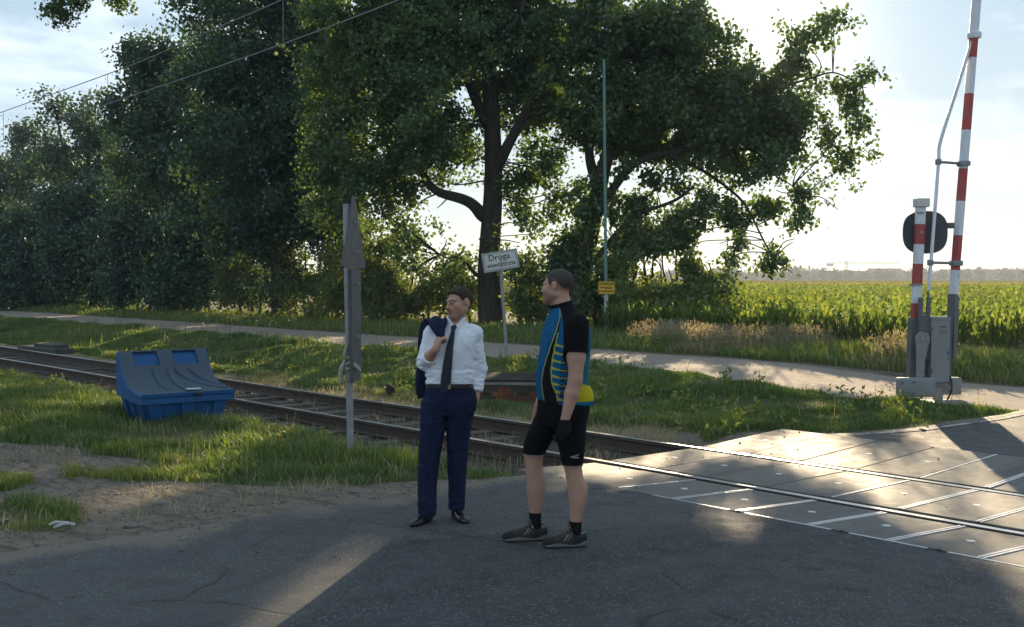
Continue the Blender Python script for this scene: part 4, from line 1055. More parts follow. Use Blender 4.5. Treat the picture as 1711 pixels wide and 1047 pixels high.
# ------------------------------------------------------------------ white street sign
pb = at(847, 601, 0.27); pb[2] = ground_z(pb[0], pb[1])
t = thing('street_sign', 'white street sign with black lettering on a thin leaning grey pole', 'street sign', pb, YAW)
lean = -0.062
b = MB(); b.cyl((0, 0, -.05), (2.05 * lean, 0, 2.05), .030, n=16); b.build('pole', GALV, t, smooth=True)
pn = bpy.data.objects.new('panel', None)
M3 = Matrix.Translation((2.05 * lean + .0, -.02, 1.99)) @ Matrix.Rotation(math.radians(-9.5), 4, 'Y') @ Matrix.Rotation(math.radians(12), 4, 'Z')
b = MB(); b.box((0, 0, 0), (.70, .012, .36), bevel=.004); pnl = b.build('panel', WHITEP, t); pnl.matrix_local = M3
b = MB()
for (c, d) in (((0, .008, .185), (.73, .03, .02)), ((0, .008, -.185), (.73, .03, .02)), ((.357, .008, 0), (.02, .03, .36)), ((-.357, .008, 0), (.02, .03, .36))): b.box(c, d, bevel=.003)
b.build('frame', GALV, pnl)
b = MB()
for (c, d) in (((0, -.0075, .160), (.66, .004, .008)), ((0, -.0075, -.160), (.66, .004, .008)), ((.327, -.0075, 0), (.008, .004, .31)), ((-.327, -.0075, 0), (.008, .004, .31))): b.box(c, d)
b.build('border', BLACK, pnl)
text('lettering', 'Droga', .175, BLACK, pnl, (-.02, -.0075, .075), (math.pi / 2, 0, 0), bold=.001)
text('lettering', 'wewnętrzna', .125, BLACK, pnl, (0, -.0075, -.07), (math.pi / 2, 0, 0), bold=.001).scale = (.92, 1.15, 1)

# ------------------------------------------------------------------ green pole with the yellow warning sign
pb = at(1014, 562, 0.30); pb[2] = ground_z(pb[0], pb[1])
t = thing('post', 'thin tall green pole with a whitewashed foot and a yellow warning sign', 'pole', pb, YAW)
m = Mat('flaking_green_paint')
zz = m.n('ShaderNodeSeparateXYZ', {'Vector': m.coord()}).outputs[2]
c = m.mix(m.noise(7, 6), (0.10, 0.19, 0.17), (0.16, 0.26, 0.235))
wv = m.math('GREATER_THAN', m.math('ADD', zz, m.math('MULTIPLY', m.noise(14, 5), .5)), 1.45)
m.p(Base_Color=m.mix(wv, m.mix(m.noise(18, 5, .7), (0.20, 0.25, 0.24), (0.62, 0.62, 0.58)), c), Roughness=.6)
b = MB(); b.cyl((0, 0, -.05), (-.03, 0, 1.3), .062, .058, 18); b.cyl((-.03, 0, 1.3), (-.10, 0, 7.6), .045, .036, 18); b.build('pole', m.m, t, smooth=True)
b = MB(); b.box((-.02, -.075, 1.32), (.46, .008, .36), bevel=.004); sg = b.build('sign', YEL, t)
b = MB()
for (c, d) in (((-.02, -.0805, 1.49), (.44, .003, .008)), ((-.02, -.0805, 1.15), (.44, .003, .008)), ((.19, -.0805, 1.32), (.008, .003, .34)), ((-.23, -.0805, 1.32), (.008, .003, .34))): b.box(c, d)
b.build('border', BLACK, sg)
for s_, z_, sz in (('UWAGA!', 1.425, .105), ('WYJAZD', 1.32, .085), ('Z BUDOWY', 1.22, .075)):
    text('lettering', s_, sz, BLACK, sg, (-.02, -.081, z_), (math.pi / 2, 0, 0), bold=.003)
b = MB(); b.cyl((-.026, 0, 1.42), (-.026, 0, 1.44), .064, n=16); b.cyl((-.026, 0, 1.20), (-.026, 0, 1.22), .064, n=16); b.build('bracket', GALV, t)

# ------------------------------------------------------------------ level crossing barrier
def barrier():
    DB = 16.6
    s = FPX / DB
    g = atd(1555, 664, DB); gz = float(ground_z(g[0], g[1]))
    t = thing('barrier', 'raised red and white level crossing barrier with a grey drive cabinet beside the path', 'barrier', (g[0], g[1], gz), YAW)
    zb = g[2] - gz
    def q(px, py, y=0.0): return Vector((((px - 855.5) * (DB + y) - (1555 - 855.5) * DB) / FPX, y, CAMH - (py - HY) * (DB + y) / FPX - gz))
    mw = Mat('barrier_white'); mw.p(Base_Color=mw.mix(mw.ramp(mw.noise(14, 7, .7, None, 0, (1, 1, .25)), [(.5, 0), (.75, .6)]), (.72, .74, .78), (.40, .39, .36)), Roughness=.5); mw = mw.m
    mr = simple('barrier_red', (0.42, 0.05, 0.045), 0.55, 0, 0.25, 9, 0, 60, (0.30, 0.11, 0.09))
    def banded(name, a, b_, w, d, bands, parent, rot=0.0):
        "square tube in red and white lengths"
        a, b_ = Vector(a), Vector(b_); ax = (b_ - a); Ln = ax.length; ax.normalize()
        yy = Vector((0, 1, 0)); xx = yy.cross(ax).normalized(); yy = ax.cross(xx)
        if rot: xx, yy = xx * math.cos(rot) + yy * math.sin(rot), yy * math.cos(rot) - xx * math.sin(rot)
        V = []; Q = []; mi = []
        ts = sorted(set([0, 1] + [x for bb in bands for x in bb]))
        cut = .16
        for tt in ts:
            for (i, j) in ((-1, -1 + cut), (-1 + cut, -1), (1 - cut, -1), (1, -1 + cut), (1, 1 - cut), (1 - cut, 1), (-1 + cut, 1), (-1, 1 - cut)):
                V.append(a + ax * Ln * tt + xx * i * w / 2 + yy * j * d / 2)
        for k in range(len(ts) - 1):
            red = any(x0 - 1e-6 <= ts[k] and ts[k + 1] <= x1 + 1e-6 for x0, x1 in bands)
            for e in range(8):
                f = (e + 1) % 8
                Q.append((k * 8 + e, k * 8 + f, k * 8 + 8 + f, k * 8 + 8 + e)); mi.append(1 if red and e in (0, 1, 7, 2, 6) else 0)
        n = len(V); 
        V += [a, b_]
        T = [(n, (e + 1) % 8, e) for e in range(8)] + [(n + 1, n - 8 + e, n - 8 + (e + 1) % 8) for e in range(8)]
        return link(name, np_mesh(name, V, Q, T, mids=mi + [0] * 16), [mw, mr], parent)
    # striped post with a cap and the signal's backboard
    pa, pt_ = q(1528, 533, .12), q(1535, 342, .12)
    L_ = 533 - 342
    bd = [(max(0, (533 - y1) / L_), (533 - y0) / L_) for y0, y1 in ((506.5, 533), (440.5, 474.5), (374.5, 408))]
    post = banded('striped_post', pa, pt_, .122, .122, bd, t)
    b = MB(); c = q(1536, 339, .12); b.box(c, (.19, .19, .125), bevel=.012); b.build('post_cap', WHITEP, t)
    b = MB(); b.box(q(1529, 475, .12), (.16, .16, .02)); b.box(q(1535, 355, .05), (.10, .03, .02)); b.cyl(q(1537, 388, .04), q(1537, 388, .02), .022, n=10); b.build('clamp', GALV, t)
    o = [];
    cx, cz = q(1543.5, 388, .21).x, q(1543.5, 388, .21).z; hw, hh = 37.5 / s, 36 / s
    for k in range(40):
        a = k / 40 * 2 * math.pi; e = 2 / 2.7
        o.append((cx + hw * abs(math.cos(a)) ** e * math.copysign(1, math.cos(a)), cz + hh * abs(math.sin(a)) ** e * math.copysign(1, math.sin(a))))
    b = MB(); b.prism(o, .21, .245); 
    bb = b.build('signal_board', simple('board_back', (0.045, 0.052, 0.060), 0.55, 0, 0.2, 6), t, bevel=.008)
    b = MB(); b.cyl((cx - .14, .24, cz), (cx - .14, .40, cz), .10, n=20); b.cyl((cx + .14, .24, cz), (cx + .14, .40, cz), .10, n=20); b.build('lamp_hood', BLACK, bb, smooth=True)
    b = MB(); b.box((cx + hw + .04, .228, cz + .10), (.13, .03, .085), bevel=.005); b.box((cx - .1, .18, cz), (.05, .09, .30)); b.build('signal_arm', DKGREY, t)
    # back supports (channels), cabinet, pedestal
    def pr(name, pts, y0, y1, mat, bev=.006, par=None):
        b = MB(); b.prism([(q(x, y, y0).x, q(x, y, y0).z) for x, y in pts], y0, y1); return b.build(name, mat, par or t, bevel=bev)
    pr('support', [(1519.5, 640), (1548, 640), (1551, 531), (1522.5, 531)], .02, .20, DKGREY)
    pr('support', [(1574, 645), (1589, 645), (1591, 528), (1576, 528)], .24, .40, DKGREY)
    pr('lever_plate', [(1533, 600), (1553.5, 600), (1553, 531), (1554, 497), (1548, 496), (1547, 526), (1540, 526), (1541, 497), (1534.5, 497)], -.05, .0, DKGREY, .004)
    cab = pr('cabinet', [(1555, 641), (1586.5, 637), (1586.5, 532), (1555, 530)], -.10, .30, GREYP, .015)
    pr('hood', [(1554, 533), (1587.5, 534.5), (1587.5, 530), (1554, 528)], -.11, .31, GREYP, .004, cab)
    text('lettering', 'N1', .085, DKGREY, cab, q(1575, 555, -.102), (math.pi / 2, 0, 0)); 
    b = MB(); b.box(q(1574, 545.5, -.102), (.085, .004, .012)); b.build('vent_slot', BLACK, cab)
    b = MB(); b.box(q(1567, 659, .1), (.09, .16, .36)); b.box(q(1570, 642, .10), (.16, .24, .04)); b.box(q(1564, 674, .1), (.5, .5, .08)); b.build('pedestal', GALV, t)
    nb = NB(); nb.tube(spline([list(q(1585, 625, -.08)), list(q(1590, 640, -.12)), list(q(1589, 655, -.14)), list(q(1583, 668, -.12))], 6), np.full(19, .014), 8); link('cable', nb.mesh('cable'), BLACK, cab)
    b = MB(); b.box(q(1584, 590, -.105), (.02, .012, .07), bevel=.003); b.cyl(q(1584, 600, -.10), q(1584, 600, -.115), .012, n=10); b.box(q(1556.5, 550, -.103), (.018, .01, .06)); b.box(q(1556.5, 620, -.103), (.018, .01, .06)); b.build('lock', DKGREY, cab)
    # crank rod with its round head
    pts = []
    for k in range(13):
        a = math.pi * (1.12 - k / 12 * 1.24); pts.append((1541.5 + 11.5 * math.cos(a), 566 - 11.5 * math.sin(a)))
    pr('crank', pts + [(1545, 600), (1543.5, 640), (1532, 640), (1532.5, 600)], -.13, -.07, GREYP, .008)
    b = MB()
    for k in range(6):
        a = k / 6 * 6.283; b.cyl(q(1541.5 + 6.5 * math.cos(a), 566 + 6.5 * math.sin(a), -.13), q(1541.5 + 6.5 * math.cos(a), 566 + 6.5 * math.sin(a), -.14), .010, n=8)
    b.cyl(q(1541.5, 566, -.13), q(1541.5, 566, -.145), .028, n=14); b.cyl(q(1537.5, 633, -.13), q(1537.5, 633, -.145), .014, n=10); b.build('bolt', GALV, t)
    # counterweights
    def cw(x0, x1, y0, y1, d0, d1):
        b = MB(); p0, p1 = q(x0, y1, d0), q(x1, y0, d0); b.box(((p0.x + p1.x) / 2, (d0 + d1) / 2, (p0.z + p1.z) / 2), (p1.x - p0.x, d1 - d0, p1.z - p0.z), bevel=.03, seg=3)
        c = b.build('counterweight', GREYP, t, smooth=True)
        b = MB()
        for k, (fx, fz) in enumerate(((.1, .25), (.1, .75), (.4, .22), (.4, .78))):
            c0 = Vector((p0.x + (p1.x - p0.x) * fx, d0, p0.z + (p1.z - p0.z) * fz))
            b.cyl(c0 + Vector((0, .02, 0)), c0 + Vector((0, -.012 if k < 2 else -.05, 0)), .018 if k < 2 else .011, n=10)
        b.build('bolt', DKGREY, c)
    cw(1501, 1563.5, 631.5, 664, -.20, -.06); cw(1572, 1608, 631, 660, .36, .50)
    # boom and its truss rod
    ba, bt_ = q(1588.5, 530, .32), q(1646, -330, .32)
    Lb = 530 + 330
    f = lambda y: (530 - y) / Lb
    boom = banded('boom', ba + (bt_ - ba) * f(492), bt_, .10, .15, [], t)
    bpy.data.objects.remove(boom)
    a0, b0 = ba + (bt_ - ba) * f(492), bt_
    g2 = lambda y: (492 - y) / (492 + 330)
    boom = banded('boom', a0, b0, .088, .115, [(g2(y1), g2(y0)) for y0, y1 in ((393, 451), (282, 336), (158, 218), (57, 98.5), (-70, -20), (-200, -140), (-330, -270))], t, rot=math.radians(24))
    b = MB(); d = (ba + (bt_ - ba) * f(491)) ; b.cyl(ba - Vector((0, 0, .6)), d, .09, .085, 4); b.build('boom_holder', DKGREY, t)
    nb = NB()
    rp = [q(1549, 497, -.02), q(1553, 437, .05), q(1564, 270, .24), q(1567, 236, .27), q(1621, 58, .32)]
    nb.tube([list(v) for v in rp[:1]] + [list(rp[0].lerp(rp[1], .15))], [.020, .020], 10)
    rod0 = link('rod_end', nb.mesh('rod_end'), DKGREY, t)
    nb = NB(); nb.tube(spline([list(rp[0].lerp(rp[1], .2)), list(rp[1]), list(rp[1].lerp(rp[2], .5)), list(rp[2]), list(rp[3]), list(rp[3].lerp(rp[4], .5)), list(rp[4])], 5), np.full(31, .025), 12)
    link('truss_rod', nb.mesh('truss_rod'), mw, t)
    for (xa, ya, za, xb, yb, zb_) in ((1552, 438.5, .05, 1595, 439.5, .32), (1563.5, 271, .24, 1605.5, 274, .32)):
        b = MB(); A_, B2 = q(xa, ya, za), q(xb, yb, zb_); b.cyl(A_, B2, .020, n=12)
        b.box(A_, (.075, .075, .085), bevel=.01); b.box(B2, (.15, .17, .075), bevel=.01); b.build('strut', GREYP, t, smooth=True, angle=.5)
    b = MB(); b.box(q(1621, 62, .32), (.16, .17, .10), bevel=.02); b.build('rod_clamp', mw, t)
barrier()

# ------------------------------------------------------------------ brick chamber with a plank cover
pb = at(855, 672, -.10)
t = thing('brick_chamber', 'low brick chamber covered by dark planks between the track and the bank', 'chamber', (pb[0], pb[1], -.12), YAW + math.radians(-3))
b = MB(); b.box((0, .46, .13), (1.03, .98, .34)); b.build('core', simple('old_mortar', (0.11, 0.095, 0.078), .95, 0, .3, 12, .5, 40), t)
BV = []; BQ = []; BC = []
for side in range(3):
    for r in range(4):
        for k in range(-1, 6):
            a0, a1 = -.525 + k * .205 + (r % 2) * .10, -.525 + k * .205 + (r % 2) * .10 + .193
            a0, a1 = max(a0, -.52), min(a1, .52)
            if a1 - a0 < .03: continue
            z0, z1 = -.03 + r * .077, -.03 + r * .077 + .065; o_ = random.uniform(0, .012)
            pts = [(a, y_, z) for y_ in (-.045 - .0 + o_, .02) for a, z in ((a0, z0), (a1, z0), (a1, z1), (a0, z1))]
            if side == 1: pts = [(-.47 + q[1] * 1.0 - .0, .46 + q[0] * .95, q[2]) for q in pts]
            if side == 2: pts = [(.47 - q[1] * 1.0, .46 + q[0] * .95, q[2]) for q in pts]
            n0 = len(BV); BV += pts
            BQ += [[n0 + q for q in f_] for f_ in ((0, 1, 2, 3), (7, 6, 5, 4), (0, 4, 5, 1), (1, 5, 6, 2), (2, 6, 7, 3), (3, 7, 4, 0))]
            u_ = random.random(); cb = (0.30, 0.105, 0.05) if u_ > .72 else ((0.16, 0.07, 0.048) if u_ > .35 else (0.085, 0.068, 0.052))
            BC += [np.array(cb) * random.uniform(.8, 1.2)] * 8
link('brick_wall', np_mesh('brick_wall', BV, BQ, attrs={'Col': np.array(BC)}), vcol_mat('old_brick', .95, .1, .6, 60, 0, 0, .45), t)
b = MB(); b.box((0, .45, .325), (1.12, 1.08, .05), bevel=.012); b.build('rim', simple('old_concrete', (0.20, 0.185, 0.165), .9, 0, .3, 7, .5, 40, (0.10, 0.085, 0.07)), t)
WD = simple('weathered_plank', (0.042, 0.035, 0.031), 0.95, 0, 0.4, 9, 0.5, 40, (0.07, 0.06, 0.052), 0.1)
for k in range(7):
    b = MB(); b.box((random.uniform(-.03, .03), .0 + k * .152, .375 + k * .0045), (1.08, .142, .042), Matrix.Rotation(random.uniform(-.02, .02), 3, 'Z'), bevel=.006)
    b.build('plank', WD, t)

# ------------------------------------------------------------------ odds and ends on the ground
ROCK = simple('grey_rock', (0.16, 0.15, 0.135), .95, 0, .35, 9, .8, 30)
def lump(name, label, cat, p, size, mat, seed, sq=(1, 1, .7), group=None, n=14):
    u, v = np.meshgrid(np.linspace(0, 2 * np.pi, n * 2, endpoint=False), np.linspace(0.02, np.pi - .02, n))
    d = np.stack([np.sin(v) * np.cos(u), np.sin(v) * np.sin(u), np.cos(v)], -1).reshape(-1, 3)
    r = .6 + .8 * noise3(d + seed * 3.1, .8, seed, 3)
    d = np.sign(d) * np.abs(d) ** .8
    V = d * r[:, None] * size * np.array(sq)
    i = np.arange(len(V)).reshape(n, n * 2); j = np.roll(i, -1, 1)
    Q = np.stack([i[:-1], i[1:], j[1:], j[:-1]], -1).reshape(-1, 4)
    o = link(name, np_mesh(name, V, Q, smooth=False), mat); o.location = p; o.rotation_euler = (0, 0, seed)
    return tag(o, label, cat, group)
p = at(652, 656, -.08); lump('stump', 'small black charred stump beside the far rail', 'stump', (p[0], p[1], -.05), .11, simple('charred_wood', (0.014, 0.012, 0.011), .9), 3, (1.1, .8, 1.0))
p = at(76, 588, -.05)
t = thing('concrete_block', 'flat dark concrete block beside the rail at the left', 'block', (p[0], p[1], -.06), 0.1)
b = MB(); b.box((0, 0, .08), (2.2, .55, .16), bevel=.03); b.box((.3, .02, .20), (1.2, .42, .10), bevel=.03); b.build('block', simple('dark_concrete', (0.07, 0.066, 0.06), .9, 0, .3, 5, .5, 30), t)
p = at(83, 578, .1)
tag(MB().box((0, 0, .17), (.05, .42, .22), Matrix.Rotation(.15, 3, 'X'), bevel=.01).build('marker_plate', simple('faded_orange', (0.34, 0.20, 0.06), .7, 0, .3, 9)), 'small faded orange marker plate behind the flat concrete block', 'marker').location = (p[0], p[1], float(ground_z(p[0], p[1])))
# a pale bone-like scrap of plastic in the grass
p = at(103, 882, .05); z0 = float(ground_z(p[0], p[1]))
nb = NB()
for pts in ([(-.09, 0, .035), (-.03, .01, .05), (.05, .0, .035), (.10, -.01, .03)], [(-.07, .03, .03), (0, .035, .045), (.07, .03, .02)], [(-.05, -.03, .02), (.02, -.02, .04), (.09, .02, .03)]):
    P = spline(pts, 5); nb.tube(P, .008 + .007 * np.sin(np.linspace(0, 3.1, len(P)) * 2) ** 2, 7)
o = link('scrap', nb.mesh('scrap'), simple('bleached_plastic', (0.42, 0.41, 0.38), .7)); o.location = (p[0], p[1], z0); o.rotation_euler = (0, 0, YAW + .2)
tag(o, 'pale twisted scrap lying in the grass at the lower left', 'scrap')
for i, (px, py, s_, lab) in enumerate(((218, 886, .035, 'ochre stone on the bare soil right of the pale scrap'), (307, 913, .03, 'dark clod at the edge of the road, left part of the view'), (268, 832, .04, 'flat dark stone on the dirt below the strip of grass'), (590, 826, .03, 'dark stone on the dirt left of the suit shoes'), (8, 862, .035, 'ochre stone among leaves at the left edge'))):
    p = at(px, py, .04); lump('stone', lab, 'stone', (p[0], p[1], float(ground_z(p[0], p[1])) + s_ * .2), s_, ROCK, 20 + i, (1.5, 1, .55), n=8)
# loose grit on the road's edge and on the panels: too many to count
n = 2600
gxs = RNG.uniform(-8.6, -3.2, n); gys = RNG.uniform(2, 11.4, n)
ed = gxs - np.where(gys < 7.2, road_edge(gys), -8.4)
k = (RNG.random(n) < np.where(gys < 7.2, np.exp(-np.maximum(ed, 0) * 1.6), np.exp(-np.maximum(ed, 0) * .55) * .3)) & ~((gys > 8.2) & (gys < 8.5)) & ~((gys > 9.7) & (gys < 9.95))
gxs, gys = gxs[k], gys[k]
gz_ = np.where(gys < 7.19, z_near(gxs, gys), np.where(gys < 8.24, .045 * (8.24 - gys), np.where(gys > 9.93, .05 * (gys - 9.93), 0)))
ex_, ey_ = RNG.uniform(-14, -7.4, 9000), RNG.uniform(1.8, 7.4, 9000)
k = (zones(ex_, ey_)[0] < .35) & (RNG.random(9000) < .05 + .6 * noise2(ex_, ey_, .5, 99)) & seen(ex_, ey_) & (ex_ < road_edge(ey_) + .7)
ez_ = np.where(ex_ > road_edge(ey_), z_near(ex_, ey_), ground_z(ex_, ey_))
gxs, gys, gz_ = np.concatenate([gxs, ex_[k]]), np.concatenate([gys, ey_[k]]), np.concatenate([gz_, ez_[k] - .004])
V = []; Q = []
for a, b_, c_ in zip(gxs, gys, gz_):
    s_ = abs(random.gauss(0, .006)) + .004; o0 = len(V)
    for dx, dy, dz in ((1, 0, 0), (0, 1, 0), (-1, 0, 0), (0, -1, 0), (0, 0, 1), (0, 0, -1)):
        f = random.uniform(.6, 1.3); V.append((a + dx * s_ * f, b_ + dy * s_ * f, c_ + s_ * .3 + dz * s_ * .8 * f))
    for e in range(4): Q += [(o0 + e, o0 + (e + 1) % 4, o0 + 4), (o0 + (e + 1) % 4, o0 + e, o0 + 5)]
tag(link('gravel', np_mesh('gravel', V, None, Q), simple('grit', (0.15, 0.135, 0.115), .95, 0, .6, 3)), kind='stuff')

# ------------------------------------------------------------------ overhead line above the track
M_WIRE = simple('dull_wire', (0.22, 0.24, 0.25), .6, .4)
t = thing('overhead_line', 'pair of thin overhead railway wires joined by droppers, upper left sky', 'overhead line', (0, 0, 0))
def cast(px, py, yv):
    "where the view meets the upright plane y = yv over the track"
    X, Y, Z = ray(px, py); d = CR * X + CF * Y; k = yv / d[1]
    return np.array([d[0] * k, yv, CAMH + Z * k])
yl = 9.1
A = [cast(*p, yl) for p in ((-60, 208), (0, 188), (213, 111), (330, 60), (470, 0), (640, -80))]
B = [cast(*p, yl) for p in ((-60, 255), (0, 236), (175, 175), (420, 92), (660, 2), (800, -60))]
wires = []
for nm, pts in (('messenger_wire', A), ('contact_wire', B)):
    nb = NB(); P = spline(pts, 6)
    dd = P[0] - P[1]; far_ = [P[0] + dd * 40 + np.array([0, 0, .02 * 0])]
    P = np.concatenate([far_, P, [P[-1] + (P[-1] - P[-2]) * 8]])
    nb.tube(P, np.full(len(P), .0095), 6); link(nm, nb.mesh(nm), M_WIRE, t); wires.append(P)
for px, y0, y1 in ((6, 186, 234), (180, 124, 173), (473, 0, 70)):
    nb = NB(); nb.tube([cast(px, y0, yl), cast(px, (y0 + y1) / 2, yl), cast(px, y1, yl)], [.006] * 3, 6); link('dropper', nb.mesh('dropper'), M_WIRE, t)

# ------------------------------------------------------------------ skyline beyond the corn
FAR = leaf_mat('far_leaf', (0.020, 0.036, 0.020), (0.032, 0.052, 0.026), (0.05, 0.075, 0.035), .15)
ROOF = simple('red_roof', (0.20, 0.085, 0.06), .8); WALL = simple('pale_wall', (0.22, 0.215, 0.20), .8); WIN = simple('dark_window', (0.03, 0.035, 0.04), .3)
def house(px, w, h, roof, depth, label, flat=False):
    g = atd(px, 470, depth); t = thing('house', label, 'house', (g[0], g[1], 0.4), YAW, 'houses on the skyline')
    b = MB(); b.box((0, 0, h / 2), (w, 9, h)); wl = b.build('wall', WALL, t)
    b = MB(); 
    for k in range(int(w / 3.2)): b.box((-w / 2 + 1.8 + k * 3.2, -4.51, h * .55), (1.2, .06, 1.4))
    b.build('window', WIN, t)
    b = MB(); M_ = Matrix.Rotation(math.pi / 2, 4, 'Z')
    if flat: b.box((0, 0, h + .25), (w + .6, 9.6, .5))
    else: b.prism([(-5.2, h), (5.2, h), (0, h + roof)], -w / 2 - .4, w / 2 + .4, M_)
    rf = b.build('roof', ROOF, t)
    b = MB(); b.box((w * .2, 1, h + roof * .9), (.8, .8, 1.6)); b.build('chimney', WALL, rf)
for a in ((1420, 26, 3.6, 2.4, 620, 'long house with a red roof left of the striped post'), (1458, 15, 3.6, 0, 600, 'pale flat-roofed building seen between the hanging branch and the barrier', True), (1478, 18, 4.5, 3.0, 640, 'red-roofed house just left of the signal board'), (1628, 34, 4.0, 3.0, 640, 'long red-roofed house right of the boom'), (1668, 16, 4.2, 2.4, 600, 'small house with a red roof near the right edge'), (1700, 30, 4.4, 2.6, 660, 'red-roofed house at the right edge of the skyline'), (1360, 24, 3.5, 2.2, 640, 'low red-roofed house beneath the hanging branch')):
    house(*a)
fl = [];
for i, px in enumerate(np.arange(1090, 1760, 7.0)):
    dp = 560 + 160 * random.random(); hh = 3.6 + 4.6 * noise2(np.array([px]), np.array([0.0]), 40, 95)[0] + random.uniform(-.6, 1.4)
    g = atd(px, 470, dp); nt_ = 150
    u = RNG.normal(0, 1, (nt_, 3)); u /= np.linalg.norm(u, axis=1)[:, None]; u *= (RNG.random(nt_) ** .4)[:, None]
    C = np.array([0, 0, hh * .5]) + u * np.array([2.9, 2.4, hh * .55])
    t = thing('far_tree', 'far bluish tree on the skyline beyond the corn', 'tree', (g[0], g[1], .4), 0, 'far trees along the skyline')
    leaf_cloud('crown', C, np.clip(.5 + .4 * u[:, 2], 0, 1), 1.0, 3, .5, FAR, t)
    nb = NB(); nb.tube([(0, 0, -.2), (0, 0, hh * .3), (.1, 0, hh * .6)], [.25, .2, .1], 6); link('trunk', nb.mesh('trunk'), BARK, t)
# faint tower crane behind the trees
g = atd(1414, 470, 900); t = thing('tower_crane', 'faint tower crane with a long level jib on the hazy skyline', 'crane', (g[0], g[1], 0), YAW)
def lattice(name, a, b_, w, n, parent):
    a, b_ = np.array(a, float), np.array(b_, float); nb = NB(); ax = (b_ - a) / np.linalg.norm(b_ - a)
    s1 = np.array([0, 1.0, 0]); s2 = np.cross(ax, s1)
    cs = [a + s1 * w * i + s2 * w * j for i, j in ((1, 1), (1, -1), (-1, -1), (-1, 1))]
    for c_ in cs: nb.tube([c_, c_ + (b_ - a)], [.16, .16], 5)
    for k in range(n):
        for e in range(4):
            p0 = cs[e] + (b_ - a) * k / n; p1 = cs[(e + 1) % 4] + (b_ - a) * (k + 1) / n; nb.tube([p0, p1], [.09, .09], 4)
    link(name, nb.mesh(name), GALV, parent)
lattice('mast', (0, 0, 0), (0, 0, 17), .9, 10, t); lattice('jib', (-16, 0, 14.4), (42, 0, 14.8), .7, 30, t)
b = MB(); b.box((-13, 0, 13.2), (5, 2, 2.2)); b.build('counterweight', DKGREY, t)
# ------------------------------------------------------------------ people: smooth closed surfaces from blended distance fields
def smin(a, b, k):
    h = np.clip(0.5 + 0.5 * (b - a) / k, 0, 1)
    return b * (1 - h) + a * h - k * h * (1 - h)
def smax(a, b, k): return -smin(-a, -b, k)
def rc(P, a, b, r1, r2):
    a = np.asarray(a, float); ab = np.asarray(b, float) - a
    v = P - a; t = np.clip(v @ ab / (ab @ ab + 1e-12), 0, 1)
    return np.linalg.norm(v - t[:, None] * ab, axis=1) - (r1 + t * (r2 - r1))
def chain(P, pts, rs, k=0.02):
    d = None
    for i in range(len(pts) - 1):
        e = rc(P, pts[i], pts[i + 1], rs[i], rs[i + 1])
        d = e if d is None else smin(d, e, k)
    return d
def ell(P, c, r, M=None):
    v = P - np.asarray(c)
    if M is not None: v = v @ M
    q = v / np.asarray(r); l = np.linalg.norm(q, axis=1)
    return (l - 1) * np.minimum.reduce(list(r)) * np.clip(l, .6, 1.6) ** 0
def loft(P, tab, yaw=0.0, off=0.0, ex=2.3):
    "elliptic column: rows of z, cx, cy, rx, ry"
    T = np.asarray(sorted(tab)); z = P[:, 2]
    def ip(c):
        zz, v = T[:, 0], T[:, c]
        m = np.gradient(v, zz); i = np.clip(np.searchsorted(zz, z) - 1, 0, len(zz) - 2)
        h = zz[i + 1] - zz[i]; t = np.clip((z - zz[i]) / h, 0, 1)
        return v[i] * (1 + 2 * t) * (1 - t) ** 2 + m[i] * h * t * (1 - t) ** 2 + v[i + 1] * t * t * (3 - 2 * t) + m[i + 1] * h * t * t * (t - 1)
    cx, cy, rx, ry = ip(1), ip(2), ip(3) + off, ip(4) + off
    x, y = P[:, 0] - cx, P[:, 1] - cy
    c, s = math.cos(yaw), math.sin(yaw)
    x, y = x * c + y * s, -x * s + y * c
    q = (np.abs(x / rx) ** ex + np.abs(y / ry) ** ex) ** (1 / ex)
    d = (q - 1) * np.minimum(rx, ry)
    dz = np.maximum(T[0, 0] - z, z - T[-1, 0])
    return np.where(dz > 0, np.hypot(np.maximum(d, 0), dz) + np.minimum(d, 0) * 0, np.maximum(d, dz) if False else np.maximum(d, dz))
